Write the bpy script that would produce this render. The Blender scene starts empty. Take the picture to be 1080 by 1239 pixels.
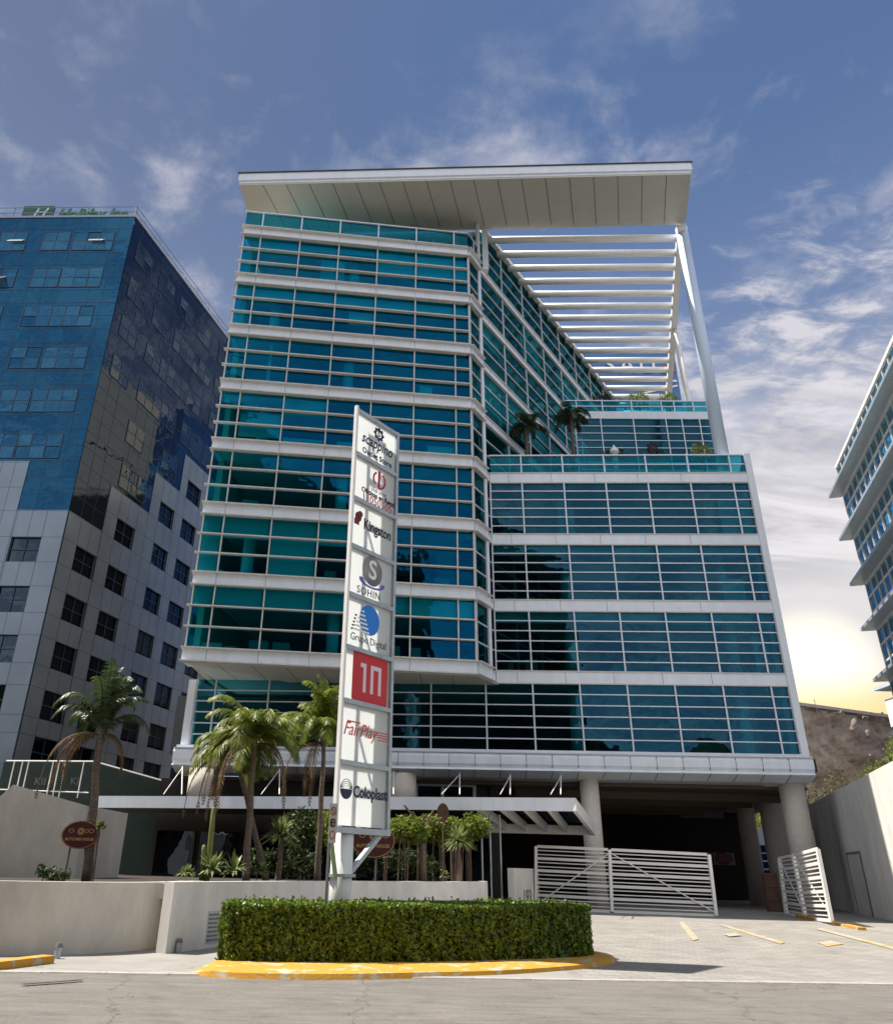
import bpy, math, random
from mathutils import Vector
R = math.radians
S = bpy.context.scene
COL = S.collection
rng = random.Random(11)

# ------------------------------------------------------------------ camera
EYE = 1.65
F_, PT, RO, CX, CY = 923.3, 0.438, 0.0236, -57.14, -1.35     # focal (px of a 1080 wide frame), pitch, roll, lens shift
cam = bpy.data.cameras.new('camera'); camo = bpy.data.objects.new('camera', cam); COL.objects.link(camo)
cam.sensor_fit = 'VERTICAL'; cam.sensor_height = 36; cam.lens = F_ / 1239 * 36
cam.shift_x = -CX / 1239; cam.shift_y = CY / 1239
cam.clip_end = 3000; cam.clip_start = .1
fwd = Vector((0, math.cos(PT), math.sin(PT))); upv = Vector((0, -math.sin(PT), math.cos(PT))); rt = Vector((1, 0, 0))
rx = rt * math.cos(RO) + upv * math.sin(RO); ry = upv * math.cos(RO) - rt * math.sin(RO)
from mathutils import Matrix
M3 = Matrix((rx, ry, -fwd)).transposed()
camo.matrix_world = Matrix.Translation((0, 0, EYE)) @ M3.to_4x4()
S.camera = camo

def ray(px, py):
    u = px - 540 - CX; v = py - 619.5 - CY
    a = (u * math.cos(RO) + v * math.sin(RO)) / F_; b = (-u * math.sin(RO) + v * math.cos(RO)) / F_
    return Vector((a, math.cos(PT) + b * math.sin(PT), math.sin(PT) - b * math.cos(PT)))
def atz(px, py, z):
    d = ray(px, py); return d * ((z - EYE) / d.z) + Vector((0, 0, EYE))
def aty(px, py, Y):
    d = ray(px, py); return d * (Y / d.y) + Vector((0, 0, EYE))

# ------------------------------------------------------------------ sun, sky, exposure
S.view_settings.view_transform = 'Standard'; S.view_settings.look = 'None'
S.view_settings.exposure = 0.74; S.view_settings.gamma = 1; S.view_settings.use_curve_mapping = False
SUN_EL = R(62); sd = Vector((-.98, .19, 0)).normalized()
sun_dir = Vector((sd.x * math.cos(SUN_EL), sd.y * math.cos(SUN_EL), math.sin(SUN_EL)))
S.cycles.caustics_reflective = False; S.cycles.caustics_refractive = False
sl = bpy.data.lights.new('sun', 'SUN'); sl.energy = 5.0; sl.angle = R(.5); sl.color = (1, .93, .82)
so = bpy.data.objects.new('sun', sl); COL.objects.link(so); so.location = (-30, 10, 60)
so.rotation_euler = sun_dir.to_track_quat('Z', 'Y').to_euler()

W = bpy.data.worlds.new("World"); S.world = W; W.use_nodes = True
nt = W.node_tree; nt.nodes.clear()
def N(t, **k):
    n = nt.nodes.new(t)
    for a, b in k.items(): setattr(n, a, b)
    return n
def L(a, b): nt.links.new(a, b)
def mth(op, a, b=None, c=None, clamp=False):
    n = N('ShaderNodeMath', operation=op); n.use_clamp = clamp
    for i, v in enumerate((a, b, c)):
        if v is None: continue
        if hasattr(v, 'links') or hasattr(v, 'is_linked'): L(v, n.inputs[i])
        else: n.inputs[i].default_value = v
    return n.outputs[0]
def smooth(v, lo, hi, a=0., b=1.):
    n = N('ShaderNodeMapRange', interpolation_type='SMOOTHSTEP')
    L(v, n.inputs['Value']); n.inputs['From Min'].default_value = lo; n.inputs['From Max'].default_value = hi
    n.inputs['To Min'].default_value = a; n.inputs['To Max'].default_value = b
    return n.outputs['Result']
def mixc(f, a, b):
    n = N('ShaderNodeMix', data_type='RGBA')
    if hasattr(f, 'links') or hasattr(f, 'is_linked'): L(f, n.inputs[0])
    else: n.inputs[0].default_value = f
    for v, i in ((a, 6), (b, 7)):
        if isinstance(v, tuple): n.inputs[i].default_value = (*v, 1)
        else: L(v, n.inputs[i])
    return n.outputs[2]
sky = N('ShaderNodeTexSky', sky_type='NISHITA'); sky.sun_disc = False
sky.sun_elevation = SUN_EL; sky.sun_rotation = math.atan2(sun_dir.x, sun_dir.y); sky.altitude = 2200; sky.dust_density = 1.2
tc = N('ShaderNodeTexCoord'); sep = N('ShaderNodeSeparateXYZ'); L(tc.outputs['Generated'], sep.inputs[0])
zc = mth('MAXIMUM', sep.outputs[2], .06)
cmb = N('ShaderNodeCombineXYZ')
L(mth('DIVIDE', sep.outputs[0], mth('ADD', zc, .12)), cmb.inputs[0]); L(mth('DIVIDE', sep.outputs[1], mth('ADD', zc, .12)), cmb.inputs[1])
def noise(vec, scale, det, rough=.55, dist=0., off=(0, 0, 0), sc=(1, 1, 1)):
    mp = N('ShaderNodeMapping'); L(vec, mp.inputs[0]); mp.inputs['Location'].default_value = off; mp.inputs['Scale'].default_value = sc
    n = N('ShaderNodeTexNoise'); L(mp.outputs[0], n.inputs['Vector']); n.inputs['Scale'].default_value = scale
    n.inputs['Detail'].default_value = det; n.inputs['Roughness'].default_value = rough; n.inputs['Distortion'].default_value = dist
    return n.outputs['Fac']
cv = cmb.outputs[0]
# pale photographic blue from the Nishita sky
skyc = N('ShaderNodeVectorMath', operation='SCALE'); L(sky.outputs[0], skyc.inputs[0]); skyc.inputs['Scale'].default_value = .070
X_, Y_, Z_ = sep.outputs[0], sep.outputs[1], sep.outputs[2]
leftness = smooth(X_, .25, -.45)
tone = mixc(leftness, (.066, .118, .248), (.088, .112, .185))
base = mixc(.62, skyc.outputs[0], tone)
base = mixc(smooth(Z_, .80, .40, 0, .42), base, (.25, .30, .42))
GLOW = ray(985, 815).normalized()
dt = N('ShaderNodeVectorMath', operation='DOT_PRODUCT'); nm = N('ShaderNodeVectorMath', operation='NORMALIZE')
L(tc.outputs['Generated'], nm.inputs[0]); L(nm.outputs[0], dt.inputs[0]); dt.inputs[1].default_value = GLOW
g = dt.outputs['Value']
big = noise(cv, 1.3, 3, .5, .1, (3.1, .7, 0))
fine = noise(cv, 12, 8, .62, .35, (1.3, 4.2, 0), (.75, 1.3, 1))
fine2 = noise(cv, 6.0, 8, .60, .2, (7.3, 1.2, 0))
right = smooth(X_, .05, .40)
low = smooth(Z_, .74, .56); lowend = smooth(Z_, .30, .42)
# thin wisps everywhere, dappled high cloud low on the right
w1 = smooth(mth('ADD', mth('MULTIPLY', fine2, .62), mth('MULTIPLY', big, .48)), .55, .71, 0, .62)
dap = mth('MULTIPLY', mth('MULTIPLY', right, low), .17)
w2 = smooth(mth('ADD', mth('ADD', mth('MULTIPLY', fine, .62), mth('MULTIPLY', big, .30)), dap), .52, .70, 0, .9)
w2 = mth('MULTIPLY', w2, mth('MULTIPLY', mth('MULTIPLY', right, low), mth('ADD', mth('MULTIPLY', lowend, .7), .3)))
cm = mth('MAXIMUM', mth('MULTIPLY', w1, smooth(Z_, .88, .74)), w2)
behind = smooth(Y_, .15, -.55)
cloudc = mixc(smooth(fine, .40, .66), (.28, .29, .35), (.46, .445, .47))
c1 = mixc(cm, base, cloudc)
veilc = mixc(smooth(noise(cv, 3.0, 6, .6, .8, (2, 5, 0), (.45, 1.6, 1)), .38, .62), (.34, .335, .36), (.54, .52, .53))
veilc = mixc(smooth(Z_, .36, .27), veilc, (.49, .475, .47))
c2 = mixc(mth('MULTIPLY', smooth(g, .86, .965), smooth(Z_, .60, .38, 0, .95)), c1, veilc)
c3 = mixc(smooth(g, .9965, 1.0), c2, (.80, .74, .62))
c4 = mixc(mth('MULTIPLY', smooth(Z_, .218, .160, 0, .85), smooth(g, .968, .998)), c3, (.70, .49, .19))
# unseen bright cloud deck added behind the viewer to light the fronts (shows only in the glass)
bk = mixc(smooth(fine2, .35, .65), (.48, .56, .70), (1.02, 1.0, .98))
c5 = mixc(mth('MULTIPLY', behind, .80), c4, bk)
bg = N('ShaderNodeBackground'); L(c5, bg.inputs[0]); bg.inputs[1].default_value = 1.0
wo = N('ShaderNodeOutputWorld'); L(bg.outputs[0], wo.inputs[0])

# ------------------------------------------------------------------ materials
MATS = {}
def mat(name, col, rough=.6, metal=0., var=.0, vscale=2., bump=0., bscale=30., spec=.5, transl=0., hue=None, stretch=(1, 1, 1)):
    m = bpy.data.materials.new(name); m.use_nodes = True; MATS[name] = m
    t = m.node_tree; p = t.nodes['Principled BSDF']
    p.inputs['Roughness'].default_value = rough; p.inputs['Metallic'].default_value = metal
    p.inputs['Specular IOR Level'].default_value = spec
    p.inputs['Base Color'].default_value = (*col, 1)
    if var or bump:
        tcn = t.nodes.new('ShaderNodeTexCoord'); mp = t.nodes.new('ShaderNodeMapping'); mp.inputs['Scale'].default_value = stretch
        t.links.new(tcn.outputs['Object'], mp.inputs[0])
    if var:
        n = t.nodes.new('ShaderNodeTexNoise'); n.inputs['Scale'].default_value = vscale; n.inputs['Detail'].default_value = 6; n.inputs['Roughness'].default_value = .65
        t.links.new(mp.outputs[0], n.inputs['Vector'])
        r = t.nodes.new('ShaderNodeValToRGB'); t.links.new(n.outputs['Fac'], r.inputs[0])
        r.color_ramp.elements[0].position = .3; r.color_ramp.elements[1].position = .7
        a = tuple(c * (1 - var) for c in col); b = hue if hue else tuple(min(1, c * (1 + var)) for c in col)
        r.color_ramp.elements[0].color = (*a, 1); r.color_ramp.elements[1].color = (*b, 1)
        t.links.new(r.outputs[0], p.inputs['Base Color'])
        rr = t.nodes.new('ShaderNodeMapRange'); t.links.new(n.outputs['Fac'], rr.inputs[0])
        rr.inputs[3].default_value = max(0, rough - .1); rr.inputs[4].default_value = min(1, rough + .1); t.links.new(rr.outputs[0], p.inputs['Roughness'])
    if bump:
        n2 = t.nodes.new('ShaderNodeTexNoise'); n2.inputs['Scale'].default_value = bscale; n2.inputs['Detail'].default_value = 5
        t.links.new(mp.outputs[0], n2.inputs['Vector'])
        bp = t.nodes.new('ShaderNodeBump'); bp.inputs['Strength'].default_value = bump; bp.inputs['Distance'].default_value = .02
        t.links.new(n2.outputs['Fac'], bp.inputs['Height']); t.links.new(bp.outputs[0], p.inputs['Normal'])
    if transl:
        tr = t.nodes.new('ShaderNodeBsdfTranslucent'); mx = t.nodes.new('ShaderNodeMixShader'); mx.inputs[0].default_value = transl
        tr.inputs[0].default_value = (*col, 1)
        if var: t.links.new(r.outputs[0], tr.inputs[0])
        t.links.new(p.outputs[0], mx.inputs[1]); t.links.new(tr.outputs[0], mx.inputs[2]); t.links.new(mx.outputs[0], t.nodes['Material Output'].inputs[0])
    return m
def glass(name, refl, tint, k=.45, kmax=.9, rough=0.0):
    """tinted solar glass: a coloured mirror coat over a tinted see-through pane, more mirror at grazing angles"""
    m = bpy.data.materials.new(name); m.use_nodes = True; MATS[name] = m
    t = m.node_tree; t.nodes.remove(t.nodes['Principled BSDF'])
    gl = t.nodes.new('ShaderNodeBsdfGlossy'); gl.inputs[0].default_value = (*refl, 1); gl.inputs['Roughness'].default_value = rough
    tcn = t.nodes.new('ShaderNodeTexCoord'); nz = t.nodes.new('ShaderNodeTexNoise'); nz.inputs['Scale'].default_value = .9; nz.inputs['Detail'].default_value = 2
    t.links.new(tcn.outputs['Object'], nz.inputs['Vector']); bp = t.nodes.new('ShaderNodeBump'); bp.inputs['Strength'].default_value = .5; bp.inputs['Distance'].default_value = .025
    t.links.new(nz.outputs['Fac'], bp.inputs['Height']); t.links.new(bp.outputs[0], gl.inputs['Normal'])
    tr = t.nodes.new('ShaderNodeBsdfTransparent'); tr.inputs[0].default_value = (*tint, 1)
    lw = t.nodes.new('ShaderNodeLayerWeight'); lw.inputs[0].default_value = .3
    mr = t.nodes.new('ShaderNodeMapRange'); mr.inputs[3].default_value = k; mr.inputs[4].default_value = kmax; t.links.new(lw.outputs['Fresnel'], mr.inputs[0])
    mx = t.nodes.new('ShaderNodeMixShader'); t.links.new(mr.outputs[0], mx.inputs[0]); t.links.new(tr.outputs[0], mx.inputs[1]); t.links.new(gl.outputs[0], mx.inputs[2])
    t.links.new(mx.outputs[0], t.nodes['Material Output'].inputs[0])
    return m
def panelled(name, col, rough, su, sv, line=.35, gap=.02, metal=0.):
    """cladding with a faint grid of joints, on object coordinates"""
    m = mat(name, col, rough, metal, var=.06, vscale=.7); t = m.node_tree
    return m

cladding = mat('white_cladding', (.77, .81, .88), .36, var=.07, vscale=2.2, spec=.5, stretch=(1, 1, .25))
ledge_m = mat('ledge_metal', (.62, .60, .57), .4, var=.12, vscale=3)
mull_m = mat('mullion_metal', (.66, .70, .76), .35, metal=.2)
soffit_m = mat('soffit_panel', (.50, .485, .43), .42, metal=.1, var=.05, vscale=.5)
joint_m = mat('dark_joint', (.06, .06, .06), .8)
white_m = mat('white_paint', (.84, .83, .81), .4, var=.05, vscale=2)
colwhite_m = mat('pale_blue_paint', (.55, .66, .80), .4, var=.04, vscale=1)
conc_col = mat('column_stone', (.66, .60, .53), .8, var=.16, vscale=14, bump=.3, bscale=60)
slab_m = mat('office_ceiling', (.55, .58, .58), .8)
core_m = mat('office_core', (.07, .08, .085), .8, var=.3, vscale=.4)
blind_m = mat('window_blind', (.90, .91, .90), .8, transl=.2)
desk_m = mat('office_furniture', (.30, .30, .28), .7)
gl_wing = glass('teal_glass', (.005, .125, .285), (.11, .84, .97), .25, .88)
gl_side = glass('side_glass', (.035, .22, .27), (.10, .72, .78), .32, .92)
gl_right = glass('right_glass', (.032, .118, .185), (.13, .66, .74), .34, .92)
gl_rail = glass('rail_glass', (.02, .17, .23), (.06, .42, .50), .30, .8)
gl_rail2 = glass('bright_rail_glass', (.1, .35, .4), (.2, .75, .85), .25, .9)
gl_clear = glass('clear_window_glass', (.06, .09, .12), (.7, .72, .72), .3, .9)
gl_hotel = glass('blue_mirror_glass', (.018, .072, .135), (.05, .12, .2), .85, .95)
gl_hotel_s = glass('shaded_side_glass', (.072, .095, .135), (.05, .12, .2), .85, .95)  # same hotel glass, the side face's reflected light put into its mirror tint
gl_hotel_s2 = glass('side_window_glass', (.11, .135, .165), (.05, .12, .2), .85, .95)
gl_hotel2 = glass('blue_window_glass', (.030, .098, .170), (.05, .12, .2), .85, .95)
gl_dark = glass('dark_glass', (.05, .065, .085), (.2, .22, .25), .75, .95)
gl_far = glass('sky_blue_glass', (.25, .55, .75), (.05, .12, .2), .85, .95)
hotel_frame = mat('hotel_frame', (.025, .05, .09), .4, metal=.3)
hotel_panel = mat('grey_metal_panel', (.21, .25, .30), .36, metal=.5, var=.18, vscale=.22)
beige_m = mat('beige_render', (.62, .54, .43), .85, var=.1)
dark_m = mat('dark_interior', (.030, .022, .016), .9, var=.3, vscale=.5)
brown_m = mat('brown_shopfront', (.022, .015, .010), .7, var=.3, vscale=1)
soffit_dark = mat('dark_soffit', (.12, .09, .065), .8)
render_m = mat('cream_render', (.58, .545, .48), .9, var=.17, vscale=1.3, bump=.3, bscale=25, stretch=(1, 1, .45))
render_w = mat('white_render', (.70, .68, .635), .9, var=.15, vscale=1.4, bump=.25, bscale=25, stretch=(1, 1, .35))
yellow_m = mat('yellow_kerb_paint', (.60, .30, .03), .8, var=.12, vscale=3.2, bump=.4, bscale=30, hue=(.46, .40, .30))
for e, pos in zip([n for n in yellow_m.node_tree.nodes if n.type == 'VALTORGB'][0].color_ramp.elements, (.545, .60)): e.position = pos
concrete_m = mat('kerb_concrete', (.36, .34, .31), .9, var=.2, vscale=4, bump=.3)
steel_m = mat('galvanised_steel', (.42, .47, .50), .45, metal=.4, var=.15, vscale=4)
green_post = mat('green_steel', (.32, .40, .22), .55)
panel_m = mat('translucent_sign_sheet', (.93, .95, .95), .45, transl=.80)
navy = mat('navy_print', (.012, .018, .07), .5); black = mat('black_print', (.012, .012, .015), .5)
red = mat('red_print', (.55, .03, .035), .5); crimson = mat('crimson_print', (.45, .01, .05), .5); dkred = mat('dark_red_print', (.16, .01, .02), .5)
orange_red = mat('orange_red_print', (.62, .10, .06), .5); grey_print = mat('grey_print', (.14, .15, .16), .5)
blue_print = mat('blue_print', (.015, .22, .70), .5); violet_print = mat('violet_print', (.13, .13, .50), .5); white_print = mat('white_print', (.82, .82, .82), .5)
sphere_m = mat('grey_ball_print', (.22, .22, .22), .4, var=.7, vscale=1.3)
green_sign = mat('green_sign', (.015, .10, .07), .5); green_letter = mat('green_letter', (.008, .20, .075), .5)
maroon = mat('maroon_sign', (.075, .010, .012), .45, var=.15); gold = mat('gold_print', (.50, .33, .12), .5)
hoard_m = mat('dark_green_sheet', (.012, .028, .022), .6, var=.2)
leaf_hedge = mat('hedge_leaf', (.032, .085, .008), .42, var=.6, vscale=9, transl=.28, hue=(.23, .34, .022))
leaf_palm = mat('palm_leaf', (.060, .120, .018), .48, var=.55, vscale=3.4, transl=.40, hue=(.33, .38, .06))
leaf_palm_d = mat('dark_palm_leaf', (.020, .060, .028), .4, var=.4, vscale=2.0, transl=.3, hue=(.09, .13, .045))
leaf_dead = mat('dry_palm_leaf', (.10, .055, .030), .8, var=.5, vscale=3, hue=(.24, .15, .07), transl=.2)
trunk_m = mat('palm_trunk', (.14, .105, .08), .9, var=.4, vscale=6, bump=.8, bscale=18, stretch=(1, 1, 3))
leaf_bush = mat('bush_leaf', (.075, .13, .015), .5, var=.5, vscale=2.5, transl=.4, hue=(.32, .40, .05))
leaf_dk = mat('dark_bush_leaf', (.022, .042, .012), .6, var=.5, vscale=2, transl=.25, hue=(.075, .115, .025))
leaf_spike = mat('yucca_leaf', (.12, .17, .05), .5, var=.4, vscale=3, transl=.25, hue=(.34, .40, .14))
leaf_red = mat('dark_red_leaf', (.055, .012, .018), .5, var=.4, vscale=3)
cactus_m = mat('cactus_skin', (.13, .15, .035), .6, var=.3, vscale=5)
bark_m = mat('grey_brown_bark', (.16, .11, .08), .9, var=.35, vscale=6, bump=.6)
soil_m = mat('planter_soil', (.035, .025, .018), .95, var=.4, vscale=3, bump=.6, bscale=8)
rust_m = mat('rusty_metal', (.10, .05, .03), .8, var=.4, vscale=3)
awning_m = mat('grey_blue_steel', (.40, .42, .43), .5)

def ground_mat(name, c0, c1, scale, brick=None, cracks=False, bump=.4, mixw=.62, streak=False):
    m = bpy.data.materials.new(name); m.use_nodes = True; MATS[name] = m; t = m.node_tree; p = t.nodes['Principled BSDF']; p.inputs['Roughness'].default_value = .92
    p.inputs['Specular IOR Level'].default_value = .25
    tcn = t.nodes.new('ShaderNodeTexCoord'); o = tcn.outputs['Object']
    def nz(s, d, r=.6, dist=0):
        n = t.nodes.new('ShaderNodeTexNoise'); n.inputs['Scale'].default_value = s; n.inputs['Detail'].default_value = d; n.inputs['Roughness'].default_value = r; n.inputs['Distortion'].default_value = dist
        t.links.new(o, n.inputs['Vector']); return n.outputs['Fac']
    if streak:
        mpp = t.nodes.new('ShaderNodeMapping'); mpp.inputs['Scale'].default_value = (.35, 1.6, 1); t.links.new(o, mpp.inputs[0]); o0 = o; o = mpp.outputs[0]; a = nz(scale, 12, .82); o = o0; b = nz(16, 6, .85)
    else: a = nz(scale, 8, .7); b = nz(45, 4, .7)
    mx = t.nodes.new('ShaderNodeMath'); mx.operation = 'MULTIPLY_ADD'; t.links.new(a, mx.inputs[0]); mx.inputs[1].default_value = mixw
    m2 = t.nodes.new('ShaderNodeMath'); m2.operation = 'MULTIPLY'; t.links.new(b, m2.inputs[0]); m2.inputs[1].default_value = 1 - mixw; t.links.new(m2.outputs[0], mx.inputs[2])
    r = t.nodes.new('ShaderNodeValToRGB'); t.links.new(mx.outputs[0], r.inputs[0]); r.color_ramp.elements[0].position = .36; r.color_ramp.elements[1].position = .64
    r.color_ramp.elements[0].color = (*c0, 1); r.color_ramp.elements[1].color = (*c1, 1); out = r.outputs[0]; h = b
    def over(fac, colr):
        nonlocal out
        mm = t.nodes.new('ShaderNodeMix'); mm.data_type = 'RGBA'; t.links.new(fac, mm.inputs[0]); t.links.new(out, mm.inputs[6]); mm.inputs[7].default_value = (*colr, 1); out = mm.outputs[2]
    if brick:
        bt = t.nodes.new('ShaderNodeTexBrick'); t.links.new(o, bt.inputs['Vector']); bt.inputs['Scale'].default_value = 1; bt.inputs['Brick Width'].default_value = brick[0]; bt.inputs['Row Height'].default_value = brick[1]
        bt.inputs['Mortar Size'].default_value = .014; bt.inputs['Color1'].default_value = (1, 1, 1, 1); bt.inputs['Color2'].default_value = (.8, .79, .78, 1); bt.inputs['Mortar'].default_value = (.60, .58, .56, 1)
        mm = t.nodes.new('ShaderNodeMix'); mm.data_type = 'RGBA'; mm.blend_type = 'MULTIPLY'; mm.inputs[0].default_value = .85; t.links.new(out, mm.inputs[6]); t.links.new(bt.outputs['Color'], mm.inputs[7]); out = mm.outputs[2]
    if cracks:
        vt = t.nodes.new('ShaderNodeTexVoronoi'); vt.feature = 'DISTANCE_TO_EDGE'; vt.inputs['Scale'].default_value = .17
        wn = t.nodes.new('ShaderNodeTexNoise'); wn.inputs['Scale'].default_value = 2; wn.inputs['Detail'].default_value = 5; t.links.new(o, wn.inputs['Vector'])
        am = t.nodes.new('ShaderNodeMix'); am.data_type = 'RGBA'; am.blend_type = 'LINEAR_LIGHT'; am.inputs[0].default_value = .35; t.links.new(o, am.inputs[6]); t.links.new(wn.outputs['Color'], am.inputs[7])
        t.links.new(am.outputs[2], vt.inputs['Vector'])
        mr = t.nodes.new('ShaderNodeMapRange'); t.links.new(vt.outputs['Distance'], mr.inputs[0]); mr.inputs[1].default_value = .0; mr.inputs[2].default_value = .0035; mr.inputs[3].default_value = .6; mr.inputs[4].default_value = 0
        over(mr.outputs[0], (.05, .047, .044))
        st = nz(1.1, 6, .6, 1.); mr2 = t.nodes.new('ShaderNodeMapRange'); t.links.new(st, mr2.inputs[0]); mr2.inputs[1].default_value = .52; mr2.inputs[2].default_value = .72; mr2.inputs[4].default_value = .35; over(mr2.outputs[0], tuple(c * .55 for c in c0))
    t.links.new(out, p.inputs['Base Color'])
    bp = t.nodes.new('ShaderNodeBump'); bp.inputs['Strength'].default_value = bump; bp.inputs['Distance'].default_value = .01; t.links.new(h, bp.inputs['Height']); t.links.new(bp.outputs[0], p.inputs['Normal'])
    return m
road_m = ground_mat('worn_asphalt', (.105, .098, .090), (.245, .228, .210), 2.4, cracks=True, bump=1.0, mixw=.6, streak=True)
drive_m = ground_mat('paver_concrete', (.235, .225, .208), (.345, .332, .31), .8, brick=(.42, .21), bump=.3)
walk_m = ground_mat('worn_concrete', (.235, .225, .208), (.35, .337, .315), .6, cracks=True)
earth_m = ground_mat('dry_earth', (.10, .085, .06), (.18, .15, .11), .3)
rock_m = ground_mat('brown_rock', (.15, .115, .09), (.46, .385, .33), .5, bump=1.0)

# ------------------------------------------------------------------ mesh helpers
ORG = {}
def org(o):
    while o is not None:
        if o.name in ORG: return ORG[o.name]
        o = o.parent
    return Vector((0, 0, 0))
class MB:
    def __init__(s): s.v = []; s.f = []; s.m = []
    def add(s, vs, fs, mi=0):
        b = len(s.v); s.v += [tuple(x) for x in vs]; s.f += [tuple(i + b for i in f) for f in fs]; s.m += [mi] * len(fs); return s
    def hexa(s, p, mi=0):   # p: 4 bottom (ccw from above), 4 top
        return s.add(p, [(3, 2, 1, 0), (4, 5, 6, 7), (0, 1, 5, 4), (1, 2, 6, 5), (2, 3, 7, 6), (3, 0, 4, 7)], mi)
    def box(s, x0, x1, y0, y1, z0, z1, mi=0):
        return s.hexa([(x0, y0, z0), (x1, y0, z0), (x1, y1, z0), (x0, y1, z0), (x0, y0, z1), (x1, y0, z1), (x1, y1, z1), (x0, y1, z1)], mi)
    def prism(s, poly, z0, z1, mi=0, z1b=None):
        n = len(poly); a = sum(poly[i][0] * poly[(i + 1) % n][1] - poly[(i + 1) % n][0] * poly[i][1] for i in range(n))
        if a < 0: poly = poly[::-1]
        vs = [(p[0], p[1], z0) for p in poly] + [(p[0], p[1], z1) for p in poly]
        return s.add(vs, [tuple(range(n - 1, -1, -1)), tuple(range(n, 2 * n))] + [(i, (i + 1) % n, n + (i + 1) % n, n + i) for i in range(n)], mi)
    def quad(s, a, b, c, d, mi=0): return s.add([a, b, c, d], [(0, 1, 2, 3)], mi)
    def tube(s, p0, p1, r0, r1=None, n=10, mi=0, caps=True):
        p0 = Vector(p0); p1 = Vector(p1); r1 = r0 if r1 is None else r1
        return s.chain([p0, p1], [r0, r1], n, mi, caps)
    def chain(s, pts, rad, n=8, mi=0, caps=True):
        vs = []; fs = []; pts = [Vector(p) for p in pts]
        for i, p in enumerate(pts):
            d = (pts[min(i + 1, len(pts) - 1)] - pts[max(i - 1, 0)]).normalized()
            a = d.cross(Vector((0, 0, 1)) if abs(d.z) < .95 else Vector((1, 0, 0))).normalized(); b = d.cross(a)
            for k in range(n):
                t = 2 * math.pi * k / n; vs.append(p + (a * math.cos(t) + b * math.sin(t)) * rad[i])
        for i in range(len(pts) - 1):
            for k in range(n): fs.append((i * n + k, i * n + (k + 1) % n, (i + 1) * n + (k + 1) % n, (i + 1) * n + k))
        if caps: fs.append(tuple(range(n - 1, -1, -1))); fs.append(tuple(range((len(pts) - 1) * n, len(pts) * n)))
        return s.add(vs, fs, mi)
    def bar(s, p0, p1, w, t, up=Vector((0, 0, 1)), mi=0):   # rectangular bar, w across (sideways), t along up
        p0 = Vector(p0); p1 = Vector(p1); d = (p1 - p0).normalized(); a = d.cross(up).normalized() * w / 2; b = a.cross(d).normalized() * t / 2
        return s.hexa([p0 - a - b, p0 + a - b, p1 + a - b, p1 - a - b, p0 - a + b, p0 + a + b, p1 + a + b, p1 - a + b], mi)
    def build(s, name, mt, parent=None, smooth=False, label=None):
        me = bpy.data.meshes.new(name); o0 = org(parent) if parent else Vector((0, 0, 0))
        me.from_pydata([(v[0] - o0.x, v[1] - o0.y, v[2] - o0.z) for v in s.v], [], s.f)
        for m in (mt if isinstance(mt, (list, tuple)) else [mt]): me.materials.append(m)
        if isinstance(mt, (list, tuple)): me.polygons.foreach_set('material_index', s.m)
        if smooth: me.polygons.foreach_set('use_smooth', [len(f) == 4 for f in s.f])
        me.update(); o = bpy.data.objects.new(name, me); COL.objects.link(o)
        if parent: o.parent = parent
        if label: o['label'] = label
        return o
class Frame:    # a vertical wall plane: origin P, along u, outward normal n
    def __init__(s, P, Q, out=None):
        s.P = Vector((P[0], P[1], 0)); d = Vector((Q[0] - P[0], Q[1] - P[1], 0)); s.len = d.length; s.u = d.normalized()
        s.n = Vector((s.u.y, -s.u.x, 0))
        if out is not None and s.n.dot(Vector((*out, 0))) < 0: s.n = -s.n
    def p(s, u, n, z): return s.P + s.u * u + s.n * n + Vector((0, 0, z))
    def box(s, mb, u0, u1, n0, n1, z0, z1, mi=0):
        q = [s.p(u0, n0, z0), s.p(u1, n0, z0), s.p(u1, n1, z0), s.p(u0, n1, z0)]
        if s.u.cross(s.n).z < 0: q = q[::-1]
        return mb.hexa(q + [x + Vector((0, 0, z1 - z0)) for x in q], mi)
    def pane(s, mb, u0, u1, n, z0, z1, mi=0, tilt=.0):
        e = [rng.uniform(-tilt, tilt) for _ in range(2)]
        return mb.quad(s.p(u0, n - e[0] - e[1], z0), s.p(u1, n + e[0] - e[1], z0), s.p(u1, n + e[0] + e[1], z1), s.p(u0, n - e[0] + e[1], z1), mi)
    def at(s, px, py):
        d = ray(px, py); t = s.n.dot(s.P) / s.n.dot(Vector((d.x, d.y, 0))); q = d * t
        return (q - s.P).dot(s.u), q.z + EYE
def tag(o, label, cat, group=None, kind=None):
    o['label'] = label; o['category'] = cat
    if group: o['group'] = group
    if kind: o['kind'] = kind
    return o
def thing(name, loc, label, cat, group=None):
    o = bpy.data.objects.new(name, None); COL.objects.link(o); o.location = loc; o.empty_display_size = .2
    ORG[o.name] = Vector(loc); return tag(o, label, cat, group)
def struct(name, mb, m, smooth=False):
    o = mb.build(name, m, None, smooth); o['kind'] = 'structure'; return o
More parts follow.
